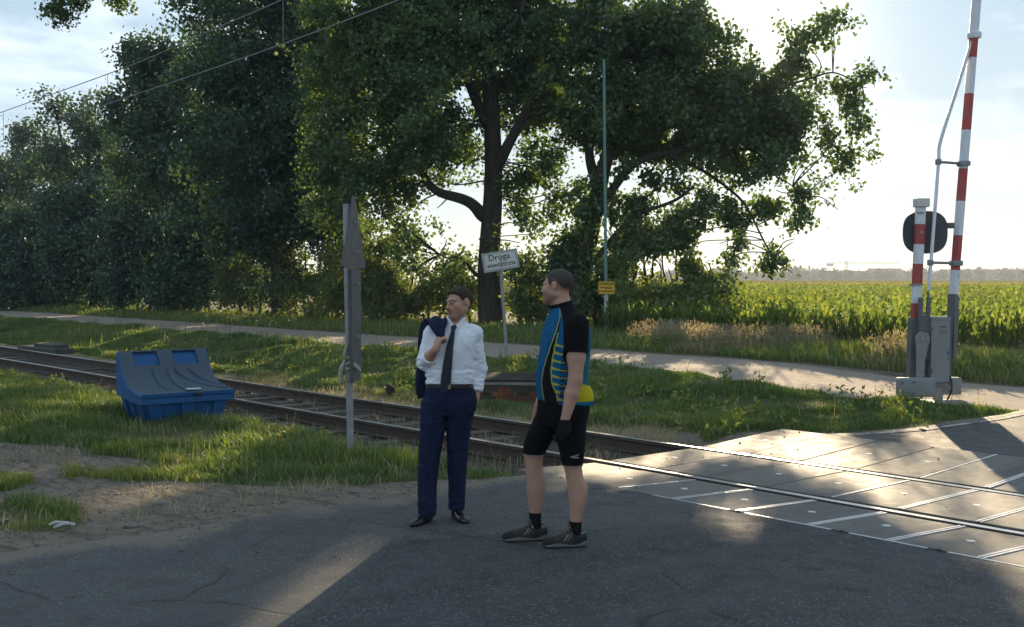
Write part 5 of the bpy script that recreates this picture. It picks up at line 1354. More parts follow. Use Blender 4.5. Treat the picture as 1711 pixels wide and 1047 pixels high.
def sdf_mesh(name, f, lo, hi, h, colour=None, mat=None, parent=None):
    lo, hi = np.asarray(lo, float), np.asarray(hi, float)
    B = 8
    nb_ = np.ceil((hi - lo) / (h * B)).astype(int)
    n = nb_ * B + 1
    cc = np.stack(np.meshgrid(*[np.arange(k) for k in nb_], indexing='ij'), -1).reshape(-1, 3)
    cen = lo + (cc + .5) * B * h
    dc = f(cen)
    D = np.full(n, 1.0, np.float32)
    act = np.abs(dc) < B * h * 1.25
    for c in cc[(dc < 0) & ~act]:
        D[c[0] * B:c[0] * B + B + 1, c[1] * B:c[1] * B + B + 1, c[2] * B:c[2] * B + B + 1] = -1
    flag = np.zeros(n, bool)
    for c in cc[act]:
        flag[c[0] * B:c[0] * B + B + 1, c[1] * B:c[1] * B + B + 1, c[2] * B:c[2] * B + B + 1] = True
    I = np.argwhere(flag)
    out = np.empty(len(I), np.float32)
    for s in range(0, len(I), 400000):
        out[s:s + 400000] = f(lo + I[s:s + 400000] * h)
    D[flag] = out
    S = D < 0
    cnt = np.zeros(n - 1, np.int8)
    for dx in (0, 1):
        for dy in (0, 1):
            for dz in (0, 1): cnt += S[dx:n[0] - 1 + dx, dy:n[1] - 1 + dy, dz:n[2] - 1 + dz]
    C = np.argwhere((cnt > 0) & (cnt < 8))
    vid = np.full(n - 1, -1, np.int32); vid[C[:, 0], C[:, 1], C[:, 2]] = np.arange(len(C))
    acc = np.zeros((len(C), 3)); num = np.zeros(len(C))
    for ax in range(3):
        o = [a for a in range(3) if a != ax]
        for i in (0, 1):
            for j in (0, 1):
                off = np.zeros(3, int); off[o[0]] = i; off[o[1]] = j
                a = C + off; b = a.copy(); b[:, ax] += 1
                da, db = D[a[:, 0], a[:, 1], a[:, 2]], D[b[:, 0], b[:, 1], b[:, 2]]
                m = (da < 0) != (db < 0)
                t = np.where(m, da / np.where(m, da - db, 1), 0)
                p = off[None] + 0.0; p = np.repeat(p, len(C), 0); p[:, ax] += t
                acc += p * m[:, None]; num += m
    V = lo + (C + acc / num[:, None]) * h
    Q = []
    for ax in range(3):
        sl0 = [slice(None)] * 3; sl1 = [slice(None)] * 3
        sl0[ax] = slice(0, -1); sl1[ax] = slice(1, None)
        A, Bb = S[tuple(sl0)], S[tuple(sl1)]
        E_ = np.argwhere(A != Bb); o = [(ax + 1) % 3, (ax + 2) % 3]
        ok = (E_[:, o[0]] > 0) & (E_[:, o[1]] > 0) & (E_[:, o[0]] < n[o[0]] - 1) & (E_[:, o[1]] < n[o[1]] - 1)
        E_ = E_[ok]; ins = S[E_[:, 0], E_[:, 1], E_[:, 2]]
        q = []
        for i, j in ((1, 1), (0, 1), (0, 0), (1, 0)):
            e = E_.copy(); e[:, o[0]] -= i; e[:, o[1]] -= j
            q.append(vid[e[:, 0], e[:, 1], e[:, 2]])
        q = np.stack(q, -1); q[~ins] = q[~ins][:, ::-1]
        Q.append(q)
    Q = np.concatenate(Q)
    # light smoothing
    for _ in range(2):
        acc = np.zeros_like(V); num = np.zeros(len(V))
        for a in range(4):
            np.add.at(acc, Q[:, a], V[Q[:, (a + 1) % 4]]); np.add.at(num, Q[:, a], 1)
        V = V * .5 + .5 * acc / np.maximum(num, 1)[:, None]
    at_ = {'Col': colour(V)} if colour else None
    return link(name, np_mesh(name, V, Q, smooth=True, attrs=at_), mat, parent)
def rot_z(a):
    c, s = math.cos(a), math.sin(a); return np.array([[c, -s, 0], [s, c, 0], [0, 0, 1.0]])
def rot_x(a):
    c, s = math.cos(a), math.sin(a); return np.array([[1, 0, 0], [0, c, -s], [0, s, c.real]])
def rot_y(a):
    c, s = math.cos(a), math.sin(a); return np.array([[c, 0, s], [0, 1, 0], [-s, 0, c]])

# head space: face towards -y, x to its own left-right, origin between the ears
def head_sdf(P, heavy=0.0):
    h = heavy
    d = ell(P, (0, .022, .030), (.074 + .003 * h, .095, .084))
    d = smin(d, ell(P, (0, -.022, -.030), (.060 + .007 * h, .068, .088)), .03)
    d = smin(d, rc(P, (-.016, -.072, -.098), (.016, -.072, -.098), .022 + .004 * h, .022 + .004 * h), .025)
    for s in (-1, 1):
        d = smin(d, rc(P, (s * .054, .006, -.058), (s * .026, -.064, -.094), .020 + .006 * h, .018 + .004 * h), .022)
        d = smin(d, ell(P, (s * .043, -.058, -.020), (.024, .026, .022)), .02)
        d = smin(d, ell(P, (s * .038, -.044, -.052), (.026, .030, .032)), .025)
        d = smin(d, rc(P, (s * .010, -.088, .022), (s * .048, -.070, .024), .011, .010), .012)
        d = smax(d, -ell(P, (s * .031, -.105, .000), (.018, .020, .011)), .010)
        d = smin(d, ell(P, (s * .031, -.0765, .000), (.0135, .0135, .0125)), .003)
        d = smin(d, rc(P, (s * .018, -.0895, .008), (s * .043, -.079, .007), .0042, .004), .005)
    d = smin(d, rc(P, (0, -.088, .014), (0, -.112, -.026), .0075, .0115), .012)
    for s in (-1, 1): d = smin(d, ell(P, (s * .0125, -.0985, -.031), (.0085, .012, .008)), .006)
    d = smin(d, ell(P, (0, -.083, -.055), (.030, .020, .026)), .014)
    d = smin(d, rc(P, (-.018, -.0905, -.054), (.018, -.0905, -.054), .0052, .0052), .006)
    d = smin(d, rc(P, (-.015, -.0905, -.0665), (.015, -.0905, -.0665), .0062, .0062), .006)
    d = smax(d, -rc(P, (-.021, -.1005, -.0600), (.021, -.1005, -.0600), .0035, .0035), .004)
    for s in (-1, 1):
        M = rot_z(s * -.35) @ rot_x(.18)
        e = ell(P, (s * .080, .016, -.004), (.0075, .018, .030), M)
        e = smax(e, -ell(P, (s * .090, .010, .000), (.007, .011, .020), M), .006)
        d = smin(d, e, .007)
    return d
def hair_line(P, lo_=0.0):
    y = P[:, 1]
    return np.interp(y, [-.12, -.085, -.060, -.040, -.028, -.012, .002, .022, .04, .065, .11], [.086, .082, .070, .050, .008, -.012, .022, .032, .012, -.022, -.034]) + lo_
def skin_head_colour(L, base, lip, brow, stubble, C):
    "paint brows, eyes, lips and beard shadow onto a skin colour array (head space L)"
    x, y, z = L[:, 0], L[:, 1], L[:, 2]; ax = np.abs(x)
    front = y < -.055
    def put(w, col): C[:] = C * (1 - w[:, None]) + np.asarray(col) * w[:, None]
    put(.55 * stubble * sst(-.03, -.055, z) * sst(.03, -.02, y) * sst(-.14, -.12, z) + .35 * stubble * sst(.012, .0, np.abs(z + .044)) * sst(-.07, -.08, y) * sst(.03, .02, ax), (.10, .075, .065))
    put(.9 * sst(.0075, .0045, np.abs(z + .060 + .12 * ax * 0)) * sst(.026, .020, ax) * sst(-.08, -.086, y), lip)
    put(.85 * sst(.0022, .001, np.abs(z + .060)) * sst(.022, .018, ax) * sst(-.08, -.084, y), (.06, .025, .022))
    bz = .0235 + .10 * (ax - .03) - 3.2 * np.maximum(ax - .035, 0) ** 1.5
    put(.9 * sst(.0055, .003, np.abs(z - bz)) * sst(.010, .014, ax) * sst(.056, .050, ax) * front, brow)
    ed = np.hypot((ax - .031) / 1.55, (z - .0005) * 1.15)
    eye = sst(.0085, .0065, ed) * (y < -.06)
    put(.8 * sst(.011, .008, ed) * (y < -.06), (base[0] * .35, base[1] * .28, base[2] * .26))
    put(eye * sst(.0085, .006, np.abs(z - .0005)), (.42, .40, .38))
    put((np.hypot(ax - .0315, z - .0005) < .0058) * (y < -.06), (.035, .03, .028))
    put(.4 * sst(.006, .003, np.hypot(ax - .008, z + .037)) * (y < -.08), (.10, .04, .035))
    return C

def hand(P, w, d, n, side, curl, thumb=.5, s=1.0, spread=.12):
    "wrist w, d along the hand, n out of its back; the thumb lies towards side * (d x n); curl: radians per joint and finger"
    w, d, n = (np.asarray(a, float) for a in (w, d, n)); d = d / np.linalg.norm(d); n = n - d * (n @ d); n /= np.linalg.norm(n)
    x = np.cross(d, n) * side
    D = rc(P, w - d * .01 * s, w + d * .02 * s, .026 * s, .026 * s)
    lens = ((.042, .026, .021), (.047, .030, .023), (.043, .028, .022), (.034, .021, .019))
    for i, c in enumerate((.031, .0105, -.0105, -.030)):
        a = w + d * (.085 - .005 * abs(i - 1)) * s + x * c * s
        D = smin(D, rc(P, w + d * .012 * s + x * c * .6 * s, a, .0145 * s, .0115 * s), .012)
        ang = 0.0; r = .0095 * s
        for j in range(3):
            ang += curl[i] * (.8, 1.0, .65)[j]
            dr = d * math.cos(ang) - n * math.sin(ang) + x * spread * (1.5 - i) / 1.5 * math.cos(ang)
            dr /= np.linalg.norm(dr); b = a + dr * lens[i][j] * s
            D = smin(D, rc(P, a, b, r, r * .9), .004 if j else .007); a = b; r *= .9
    t0 = w + d * .025 * s + x * .022 * s; t1 = t0 + (d * .6 + x * .75 - n * .25) * .042 * s
    dr = d * .85 + x * (.5 - .9 * thumb) - n * (.2 + .8 * thumb); dr /= np.linalg.norm(dr); t2 = t1 + dr * .034 * s
    dr2 = dr + x * (-.5 * thumb) - n * .15; dr2 /= np.linalg.norm(dr2); t3 = t2 + dr2 * .026 * s
    D = smin(D, rc(P, t0, t1, .016 * s, .0125 * s), .012); D = smin(D, rc(P, t1, t2, .0115 * s, .0105 * s), .005); D = smin(D, rc(P, t2, t3, .0105 * s, .009 * s), .004)
    return D
def wr(P, amp, s, seed, aniso=(1, 1, 1)):
    "cloth folds: ridged noise"
    q = noise3(P * np.asarray(aniso), s, seed, 2)
    return amp * (np.abs(q - .5) * 2 - .35)

def shoe_sdf(P, heel, toe, hw=1.0, top=.095, sole=.0, round_=1.0):
    heel, toe = np.asarray(heel, float), np.asarray(toe, float)
    ax = toe - heel; Ln = np.linalg.norm(ax[:2]); ax = ax / np.linalg.norm(ax); sd = np.array([-ax[1], ax[0], 0])
    v = P - heel; l = v @ ax / Ln; s = v @ sd; z = v[:, 2]
    lc = np.clip(l, 0, 1)
    w = np.interp(lc, [0, .04, .12, .3, .5, .68, .82, .92, .97, 1], [.018, .027, .033, .034, .038, .0455, .043, .033, .022, .010]) * hw
    hh = np.interp(lc, [0, .05, .2, .34, .45, .58, .72, .86, .95, 1], [top * .75, top, top, top * 1.02, top * .86, top * .70, .056, .047, .038, .028])
    hh = hh * (1 - .0 * s)
    q = np.sqrt(np.abs(s / (w + sole)) ** 2.6 + np.abs((z - hh * .42) / (hh * .62)) ** 2.6) ** (2 / 2.6)
    d = (q - 1) * np.minimum(w, hh * .5)
    d = smax(d, -z + .001, .006)
    e = np.maximum(-l, l - 1) * Ln
    return smax(d, e, .012)

def strands(src, n, ln, to_head, RH, col, flow, lift=.3):
    "fine hair blades lying over a hair mass"
    me = src.data; N = len(me.vertices)
    co = np.empty(N * 3, np.float32); me.vertices.foreach_get('co', co); co = co.reshape(-1, 3).astype(float)
    no = np.empty(N * 3, np.float32); me.vertices.foreach_get('normal', no); no = no.reshape(-1, 3).astype(float)
    k = RNG.integers(0, N, n); p, m_ = co[k], no[k]
    L = to_head(p)
    d = flow(L) @ RH.T + m_ * (RNG.uniform(.05, 1, n) * lift * (.45 + .55 * sst(.04, .08, L[:, 2])))[:, None] + RNG.normal(0, .22, (n, 3))
    d /= np.linalg.norm(d, axis=1)[:, None]; s = np.cross(d, m_); s /= np.linalg.norm(s, axis=1)[:, None] + 1e-9
    l = (ln * RNG.uniform(.5, 1.3, n))[:, None]; w = .0011
    V = np.stack([p - s * w - m_ * .001, p + s * w - m_ * .001, p + d * l], 1).reshape(-1, 3)
    C = np.asarray(col) * RNG.uniform(.5, 1.7, n)[:, None]
    return link('hair_strands', np_mesh('hair_strands', V, None, np.arange(n * 3).reshape(-1, 3), attrs={'Col': np.repeat(C, 3, 0)}), HAIRM, src)
# ------------------------------------------------------------------ the man in shirt and tie
SKIN = vcol_mat('skin', .55, .35, .2, 180, 0, .06, .22)
CLOTH = vcol_mat('woven_cloth', .9, .15, .25, 420, 0, 0, .10)
SHINY = vcol_mat('polished_leather', .28, .5, .1, 60, 0, 0, .2)
STRETCH = vcol_mat('stretch_fabric', .85, .12, .15, 300, 0, 0, .08)
HAIRM = vcol_mat('hair', .7, .3, .6, 240, 0, 0, .45)
def full(V, c): return np.tile(np.asarray(c, float), (len(V), 1))
def put(C, w, c):
    w = np.asarray(w, float)[:, None]; C[:] = C * (1 - w) + np.asarray(c) * w
def suit():
    p0 = at(737, 870, .085); gz = float(max(ground_z(p0[0], p0[1]), .085)) + .004
    p0 = at(737, 870, gz)
    t = thing('person', 'man in white shirt, dark tie and navy trousers, one hand in his pocket', 'person', (p0[0], p0[1], gz), YAW)
    # joints
    HC = np.array([.137, .005, 1.628]); RH = rot_z(math.radians(-50)) @ rot_x(math.radians(6)) @ rot_y(math.radians(-3))
    to_head = lambda P: (P - HC) @ RH
    shR, elR, wrR = np.array([-.070, .02, 1.395]), np.array([-.120, -.045, 1.183]), np.array([-.022, -.190, 1.295])
    shL, elL, wrL = np.array([.250, .03, 1.388]), np.array([.292, .055, 1.128]), np.array([.258, -.015, .925])
    torso = [(.98, .073, 0, .165, .105), (1.05, .073, 0, .168, .11), (1.12, .071, 0, .175, .115), (1.2, .074, 0, .178, .12), (1.3, .083, .005, .180, .122), (1.36, .09, .01, .178, .115), (1.405, .097, .015, .155, .098), (1.44, .102, .02, .105, .078), (1.475, .106, .022, .064, .06)]
    legA = [(.03, -.098, -.055, .056, .062), (.12, -.100, -.05, .058, .065), (.3, -.098, -.035, .066, .074), (.506, -.078, -.03, .076, .082), (.66, -.064, -.015, .090, .098), (.78, -.05, 0, .098, .11), (.9, -.03, 0, .10, .115)]
    legB = [(.03, .112, .07, .052, .060), (.12, .115, .065, .054, .062), (.3, .117, .05, .062, .070), (.506, .121, .03, .070, .080), (.66, .129, .02, .084, .096), (.78, .140, .01, .092, .108), (.9, .15, 0, .095, .113)]
    pelvis = [(.80, .048, 0, .165, .105), (.88, .052, 0, .185, .122), (.95, .062, 0, .176, .118), (1.02, .072, 0, .166, .108)]
    dR, nR = np.array([.30, .10, .95]), np.array([-.80, -.60, .20])
    def body(P):
        d = loft(P, torso, off=-.012)
        d = smin(d, loft(P, pelvis, off=-.010), .03)
        d = smin(d, smin(loft(P, legA, off=-.012), loft(P, legB, off=-.012), .01), .03)
        d = smin(d, chain(P, [shR, elR], [.040, .034], .02), .03)
        d = smin(d, chain(P, [elR, elR * .6 + wrR * .4, wrR], [.035, .040, .027], .02), .015)
        d = smin(d, chain(P, [shL, elL, wrL], [.038, .028, .026], .02), .03)
        d = smin(d, rc(P, (.105, .02, 1.42), (.128, .012, 1.56), .060, .055), .03)
        d = smin(d, head_sdf(to_head(P)), .018)
        d = smin(d, hand(P, wrR, dR, nR, -1, (1.25, 1.2, 1.15, 1.1), .7, .95, .02), .012)
        d = smin(d, hand(P, wrL, (-.22, -.10, -.97), (.80, -.55, -.1), 1, (.5, .45, .45, .5), .3, .95), .012)
        return d
    base = np.array([.52, .275, .185])
    def bc(V):
        C = full(V, base); L = to_head(V)
        C = skin_head_colour(L, base, (.30, .12, .10), (.045, .03, .022), .45, C)
        put(C, V[:, 2] < .16, (.008, .008, .010))
        put(C, .35 * sst(.035, .0, np.linalg.norm(V - (wrR + dR * .09), axis=1)), (.44, .20, .15))
        return C
    o = sdf_mesh('body', body, (-.27, -.34, -.01), (.42, .26, 1.78), .0042, bc, SKIN, t)
    # hair
    def hair(P):
        L = to_head(P)
        d = ell(L, (0, .022, .030), (.0768, .0972, .0868))
        d = smin(d, ell(L, (0, -.018, .076), (.052, .060, .030)), .03)
        d = d + .0035 * (noise3(L * np.array([1, .35, 1]), .012, 5, 2) - .5)
        cut = (hair_line(L) - L[:, 2]) * .8
        return smax(smax(d, cut, .006), -(head_sdf(L) + .004) * 1.0 - .002, .004)
    hr = sdf_mesh('hair', hair, HC - .15, HC + .16, .0036, lambda V: full(V, (.050, .031, .020)) * (.7 + .6 * noise3(V, .01, 8, 2))[:, None], HAIRM, t)
    def flow(L):
        f = np.stack([L[:, 0] * 2, .6 - 9 * np.maximum(0, -L[:, 1] - .03), -.5 + 8 * np.clip(L[:, 2] - .03, 0, .1)], 1); return f / np.linalg.norm(f, axis=1)[:, None]
    strands(hr, 6000, .010, to_head, RH, (.060, .036, .023), flow, .4)
    # shirt
    rollR = elR * .58 + wrR * .42
    def folds(P):
        e = np.exp(-((P - elR) ** 2).sum(1) / .012) + np.exp(-((P - elL) ** 2).sum(1) / .02) + .6 * np.exp(-((P[:, 2] - 1.04) / .06) ** 2) + .6 * np.exp(-((P - shL) ** 2).sum(1) / .01) + .5 * np.exp(-((P - shR) ** 2).sum(1) / .01)
        return wr(P, .013, .085, 3, (1, 1, .55)) + .003 + wr(P, .020, .05, 4, (.7, .7, 1.5)) * np.clip(e, 0, 1.2)
    def shirt(P):
        f = folds(P)
        d = loft(P, torso)
        d = smin(d, loft(P, [(.96, .073, 0, .166, .106), (1.0, .073, 0, .172, .112), (1.05, .073, 0, .178, .118), (1.12, .071, 0, .18, .12)]), .02)
        a = chain(P, [shR, elR], [.058, .053], .02)
        a = smin(a, smax(rc(P, elR, rollR, .052, .051), (P - rollR) @ ((wrR - elR) / np.linalg.norm(wrR - elR)), .008), .02)
        ring = smax(rc(P, elR * .72 + wrR * .28, rollR, .055, .055), np.abs((P - (elR * .66 + wrR * .34)) @ ((wrR - elR) / np.linalg.norm(wrR - elR))) - .022, .008)
        a = np.minimum(a, ring)
        d = smin(d, a, .03)
        d = smin(d, smin(rc(P, (.135, .025, 1.462), (.262, .03, 1.402), .040, .052), rc(P, (.07, .025, 1.462), (-.062, .022, 1.408), .040, .052), .02), .03)
        cuffL = elL * .22 + wrL * .78; axL = (wrL - elL) / np.linalg.norm(wrL - elL)
        a = chain(P, [shL, elL], [.058, .048], .02)
        a = smin(a, smax(rc(P, elL, wrL, .046, .043), (P - cuffL) @ axL, .006), .02)
        a = np.minimum(a, smax(rc(P, elL * .4 + wrL * .6, cuffL, .050, .048), np.abs((P - (elL * .32 + wrL * .68)) @ axL) - .026, .008))
        d = smin(d, a, .03)
        d = d + f
        # neck opening, then the collar
        d = smax(d, P[:, 2] - (1.462 + .02 * sst(.0, .06, P[:, 1])), .01)
        nx, ny = P[:, 0] - .108 - .10 * (P[:, 2] - 1.46), P[:, 1] - .018
        rr = np.hypot(nx, ny)
        coll = np.abs(rr - (.068 + .35 * np.maximum(1.475 - P[:, 2], 0) * sst(.02, -.03, ny))) - .0045
        ang = np.abs(np.arctan2(nx, -ny))
        topz = 1.468 + .052 * sst(.05, .9, ang) + .006 * sst(-.03, .05, ny)
        low = 1.464 - .052 * np.clip(1 - np.abs(ang - .52) / .55, 0, 1) + .0 * ang
        coll = smax(smax(coll, P[:, 2] - topz, .004), low - P[:, 2], .004)
        coll = smax(coll, (.07 - ang) * .06, .003)
        return np.minimum(d, coll)
    sdf_mesh('shirt', shirt, (-.26, -.22, .95), (.42, .22, 1.55), .0042, lambda V: full(V, (.80, .81, .86)), CLOTH, t)
    # tie
    nbm = MB()
    def tie_front(z): return float(np.interp(z, [1.0, 1.1, 1.2, 1.3, 1.4, 1.44, 1.465], [-.130, -.134, -.138, -.133, -.108, -.098, -.088]))
    rowz = [(1.465, .013), (1.455, .021), (1.43, .018), (1.425, .014), (1.40, .017), (1.30, .026), (1.20, .032), (1.10, .037), (1.03, .038), (.985, .036), (.965, .020)]
    vs = []
    for z, hw in rowz:
        cx = float(np.interp(z, [.96, 1.1, 1.3, 1.46], [.035, .048, .073, .104])); y = tie_front(z) - (.012 if z > 1.42 else .004)
        vs.append([nbm.bm.verts.new(q) for q in ((cx - hw, y + .006, z), (cx - hw * .5, y - .003, z), (cx + hw * .5, y - .003, z), (cx + hw, y + .006, z), (cx + hw * .5, y + .012, z), (cx - hw * .5, y + .012, z))])
    for a, b in zip(vs[:-1], vs[1:]):
        for e in range(6): nbm.bm.faces.new((a[e], a[(e + 1) % 6], b[(e + 1) % 6], b[e]))
    nbm.bm.faces.new(vs[0]); nbm.bm.faces.new(vs[-1])
    nbm.build('tie', simple('navy_tie', (0.010, 0.012, 0.022), .6, 0, .1, 30, .3, 400), t, smooth=True, angle=1.2)
    # trousers
    def trousers(P):
        z = P[:, 2]
        A = loft(P, [(r[0], r[1], r[2], r[3] + (.006 if r[0] < .2 else .004), r[4] + .006) for r in legA]); B_ = loft(P, [(r[0], r[1], r[2], r[3] + .005, r[4] + .006) for r in legB])
        brk = np.exp(-((z - .14) / .07) ** 2); kn = np.exp(-((z - .50) / .10) ** 2); cr_ = np.exp(-((z - .76) / .09) ** 2)
        f = wr(P, .018, .06, 13, (.55, .55, 1.5)) * (brk + .7 * kn + .7 * cr_) + wr(P, .011, .10, 14, (1, 1, .45))
        f = f * sst(1.0, .92, z)
        # pressed crease down the front
        cre = -.006 * np.exp(-((P[:, 0] - np.interp(z, [r[0] for r in legA], [r[1] for r in legA]) + .008) / .007) ** 2) * (P[:, 1] < 0)
        cre2 = -.006 * np.exp(-((P[:, 0] - np.interp(z, [r[0] for r in legB], [r[1] for r in legB]) - .008) / .007) ** 2) * (P[:, 1] < .03)
        d = smin(A + cre, B_ + cre2, .012)
        d = smin(d, loft(P, [(r[0], r[1], r[2], r[3] + .004, r[4] + .005) for r in pelvis[:3]] + [(1.015, .072, 0, .181, .121)]), .03)
        d = smin(d, ell(P, (.222, -.035, .90), (.045, .06, .085)), .035)           # the hand in the pocket
        d = d + f
        d = smax(d, -rc(P, (-.075, -.095, 1.0), (-.12, -.06, .90), .003, .003), .004)
        d = smax(d, (.055 + .05 * sst(-.05, .05, P[:, 1] - P[:, 0] * .3)) * 0 + np.where(P[:, 0] < .02, .055, .075) - z, .006)
        return d
    sdf_mesh('trousers', trousers, (-.23, -.20, .03), (.32, .21, 1.04), .0042, lambda V: full(V, (.013, .019, .050)) * (1 - .25 * sst(.0045, .002, np.abs(V[:, 0] - .048)) * (V[:, 2] > .8) * (V[:, 1] < 0))[:, None], CLOTH, t)
    # belt
    th = np.linspace(0, 2 * np.pi, 48, endpoint=False); b = MB()
    rg = []
    for z, o_ in ((.995, .009), (.998, .013), (1.026, .013), (1.029, .009)):
        rx, ry = .172 + o_, .113 + o_
        rg.append([b.bm.verts.new((.072 + rx * math.copysign(abs(math.cos(a)) ** .87, math.cos(a)), ry * math.copysign(abs(math.sin(a)) ** .87, math.sin(a)), z - .10 * 0 + .012 * math.sin(a) * -.3)) for a in th])
    for A, B_ in zip(rg[:-1], rg[1:]):
        for e in range(48): b.bm.faces.new((A[e], A[(e + 1) % 48], B_[(e + 1) % 48], B_[e]))
    belt = b.build('belt', simple('black_leather', (0.010, 0.010, 0.011), .4), t, smooth=True)
    b = MB(); b.box((.062, -.132, 1.012), (.040, .008, .034), bevel=.003); b.build('buckle', simple('dull_brass', (.25, .22, .17), .35, .8), belt)
    # shoes
    for heel, toe in (((-.082, .035, 0), (-.198, -.225, 0)), ((.088, .125, 0), (.197, -.120, 0))):
        def shoe(P): return shoe_sdf(P, heel, toe, .98, .085)
        def sc(V):
            ax = np.array(toe) - np.array(heel); l = (V - heel) @ ax / (ax @ ax)
            C = full(V, (.012, .012, .014)); put(C, V[:, 2] < .012, (.006, .006, .006)); return C
        lo = np.minimum(heel, toe) - .06; hi = np.maximum(heel, toe) + .06; lo[2] = -.005; hi[2] = .12
        sh = sdf_mesh('shoe', shoe, lo, hi, .0034, sc, SHINY, t)
        nb = NB(); h_, t_ = np.array(heel), np.array(toe); ax = (t_ - h_); sd = np.array([-ax[1], ax[0], 0]) / np.linalg.norm(ax)
        for l, z in ((.40, .083), (.46, .077), (.52, .071)):
            c = h_ + ax * l; nb.tube([c - sd * .022 + [0, 0, z - .010], c + [0, 0, z + .003], c + sd * .022 + [0, 0, z - .010]], [.0022] * 3, 6)
        link('laces', nb.mesh('laces'), BLACK, sh)
    # the jacket slung over his right shoulder: a thing of its own
    j = thing('suit_jacket', 'navy suit jacket slung over the shoulder of the man in the white shirt', 'jacket', (p0[0], p0[1], gz), YAW)
    pth = spline([(.024, -.178, 1.335), (.008, -.158, 1.385), (-.012, -.11, 1.440), (-.022, -.03, 1.482), (-.030, .05, 1.490), (-.036, .115, 1.445), (-.030, .155, 1.32), (-.028, .175, 1.15), (-.035, .185, .93)], 9)
    n = len(pth); tt = np.linspace(0, 1, n)
    wL = np.interp(tt, [0, .12, .3, .45, .6, .75, 1], [.012, .028, .065, .08, .12, .155, .165])
    nu = 44; uu = np.linspace(0, 2 * np.pi, nu, endpoint=False)
    thick = np.interp(tt, [0, .15, .4, .6, 1], [.010, .018, .026, .030, .034])
    T = np.gradient(pth, axis=0); T /= np.linalg.norm(T, axis=1)[:, None]
    X = np.array([1.0, 0, 0]); Nn = np.cross(X, T); Nn /= np.linalg.norm(Nn, axis=1)[:, None]
    V = []
    for i in range(n):
        c = np.cos(uu); s = np.sin(uu)
        fold = .012 * np.sin(c * 7 + tt[i] * 5) * min(1, wL[i] / .1)
        off = np.outer(np.sign(c) * np.abs(c) ** .8 * wL[i], X) + np.outer(s * thick[i] + fold, Nn[i])
        V.append(pth[i] + off)
    V = np.concatenate(V); i_ = np.arange(n * nu).reshape(n, nu); jn = np.roll(i_, -1, 1)
    Q = np.stack([i_[:-1], i_[1:], jn[1:], jn[:-1]], -1).reshape(-1, 4)
    T3 = [(k, (k + 1) % nu, 0) for k in range(1, nu - 1)] + [((n - 1) * nu + k, (n - 1) * nu, (n - 1) * nu + k + 1) for k in range(1, nu - 1)]
    link('cloth', np_mesh('cloth', V, Q, T3, smooth=True, attrs={'Col': full(V, (.012, .018, .046))}), CLOTH, j)
    nb = NB()
    P2 = spline([(-.13, .19, 1.22), (-.155, .20, 1.10), (-.165, .205, .98), (-.15, .21, .90)], 6)
    nb.tube(P2, np.interp(np.linspace(0, 1, len(P2)), [0, .3, 1], [.03, .046, .040]), 14)
    s_ = nb.mesh('sleeve'); a = s_.attributes.new('Col', 'FLOAT_COLOR', 'POINT'); a.data.foreach_set('color', np.tile(np.array([.012, .018, .046, 1], np.float32), len(s_.vertices)))
    link('sleeve', s_, CLOTH, j)
suit()

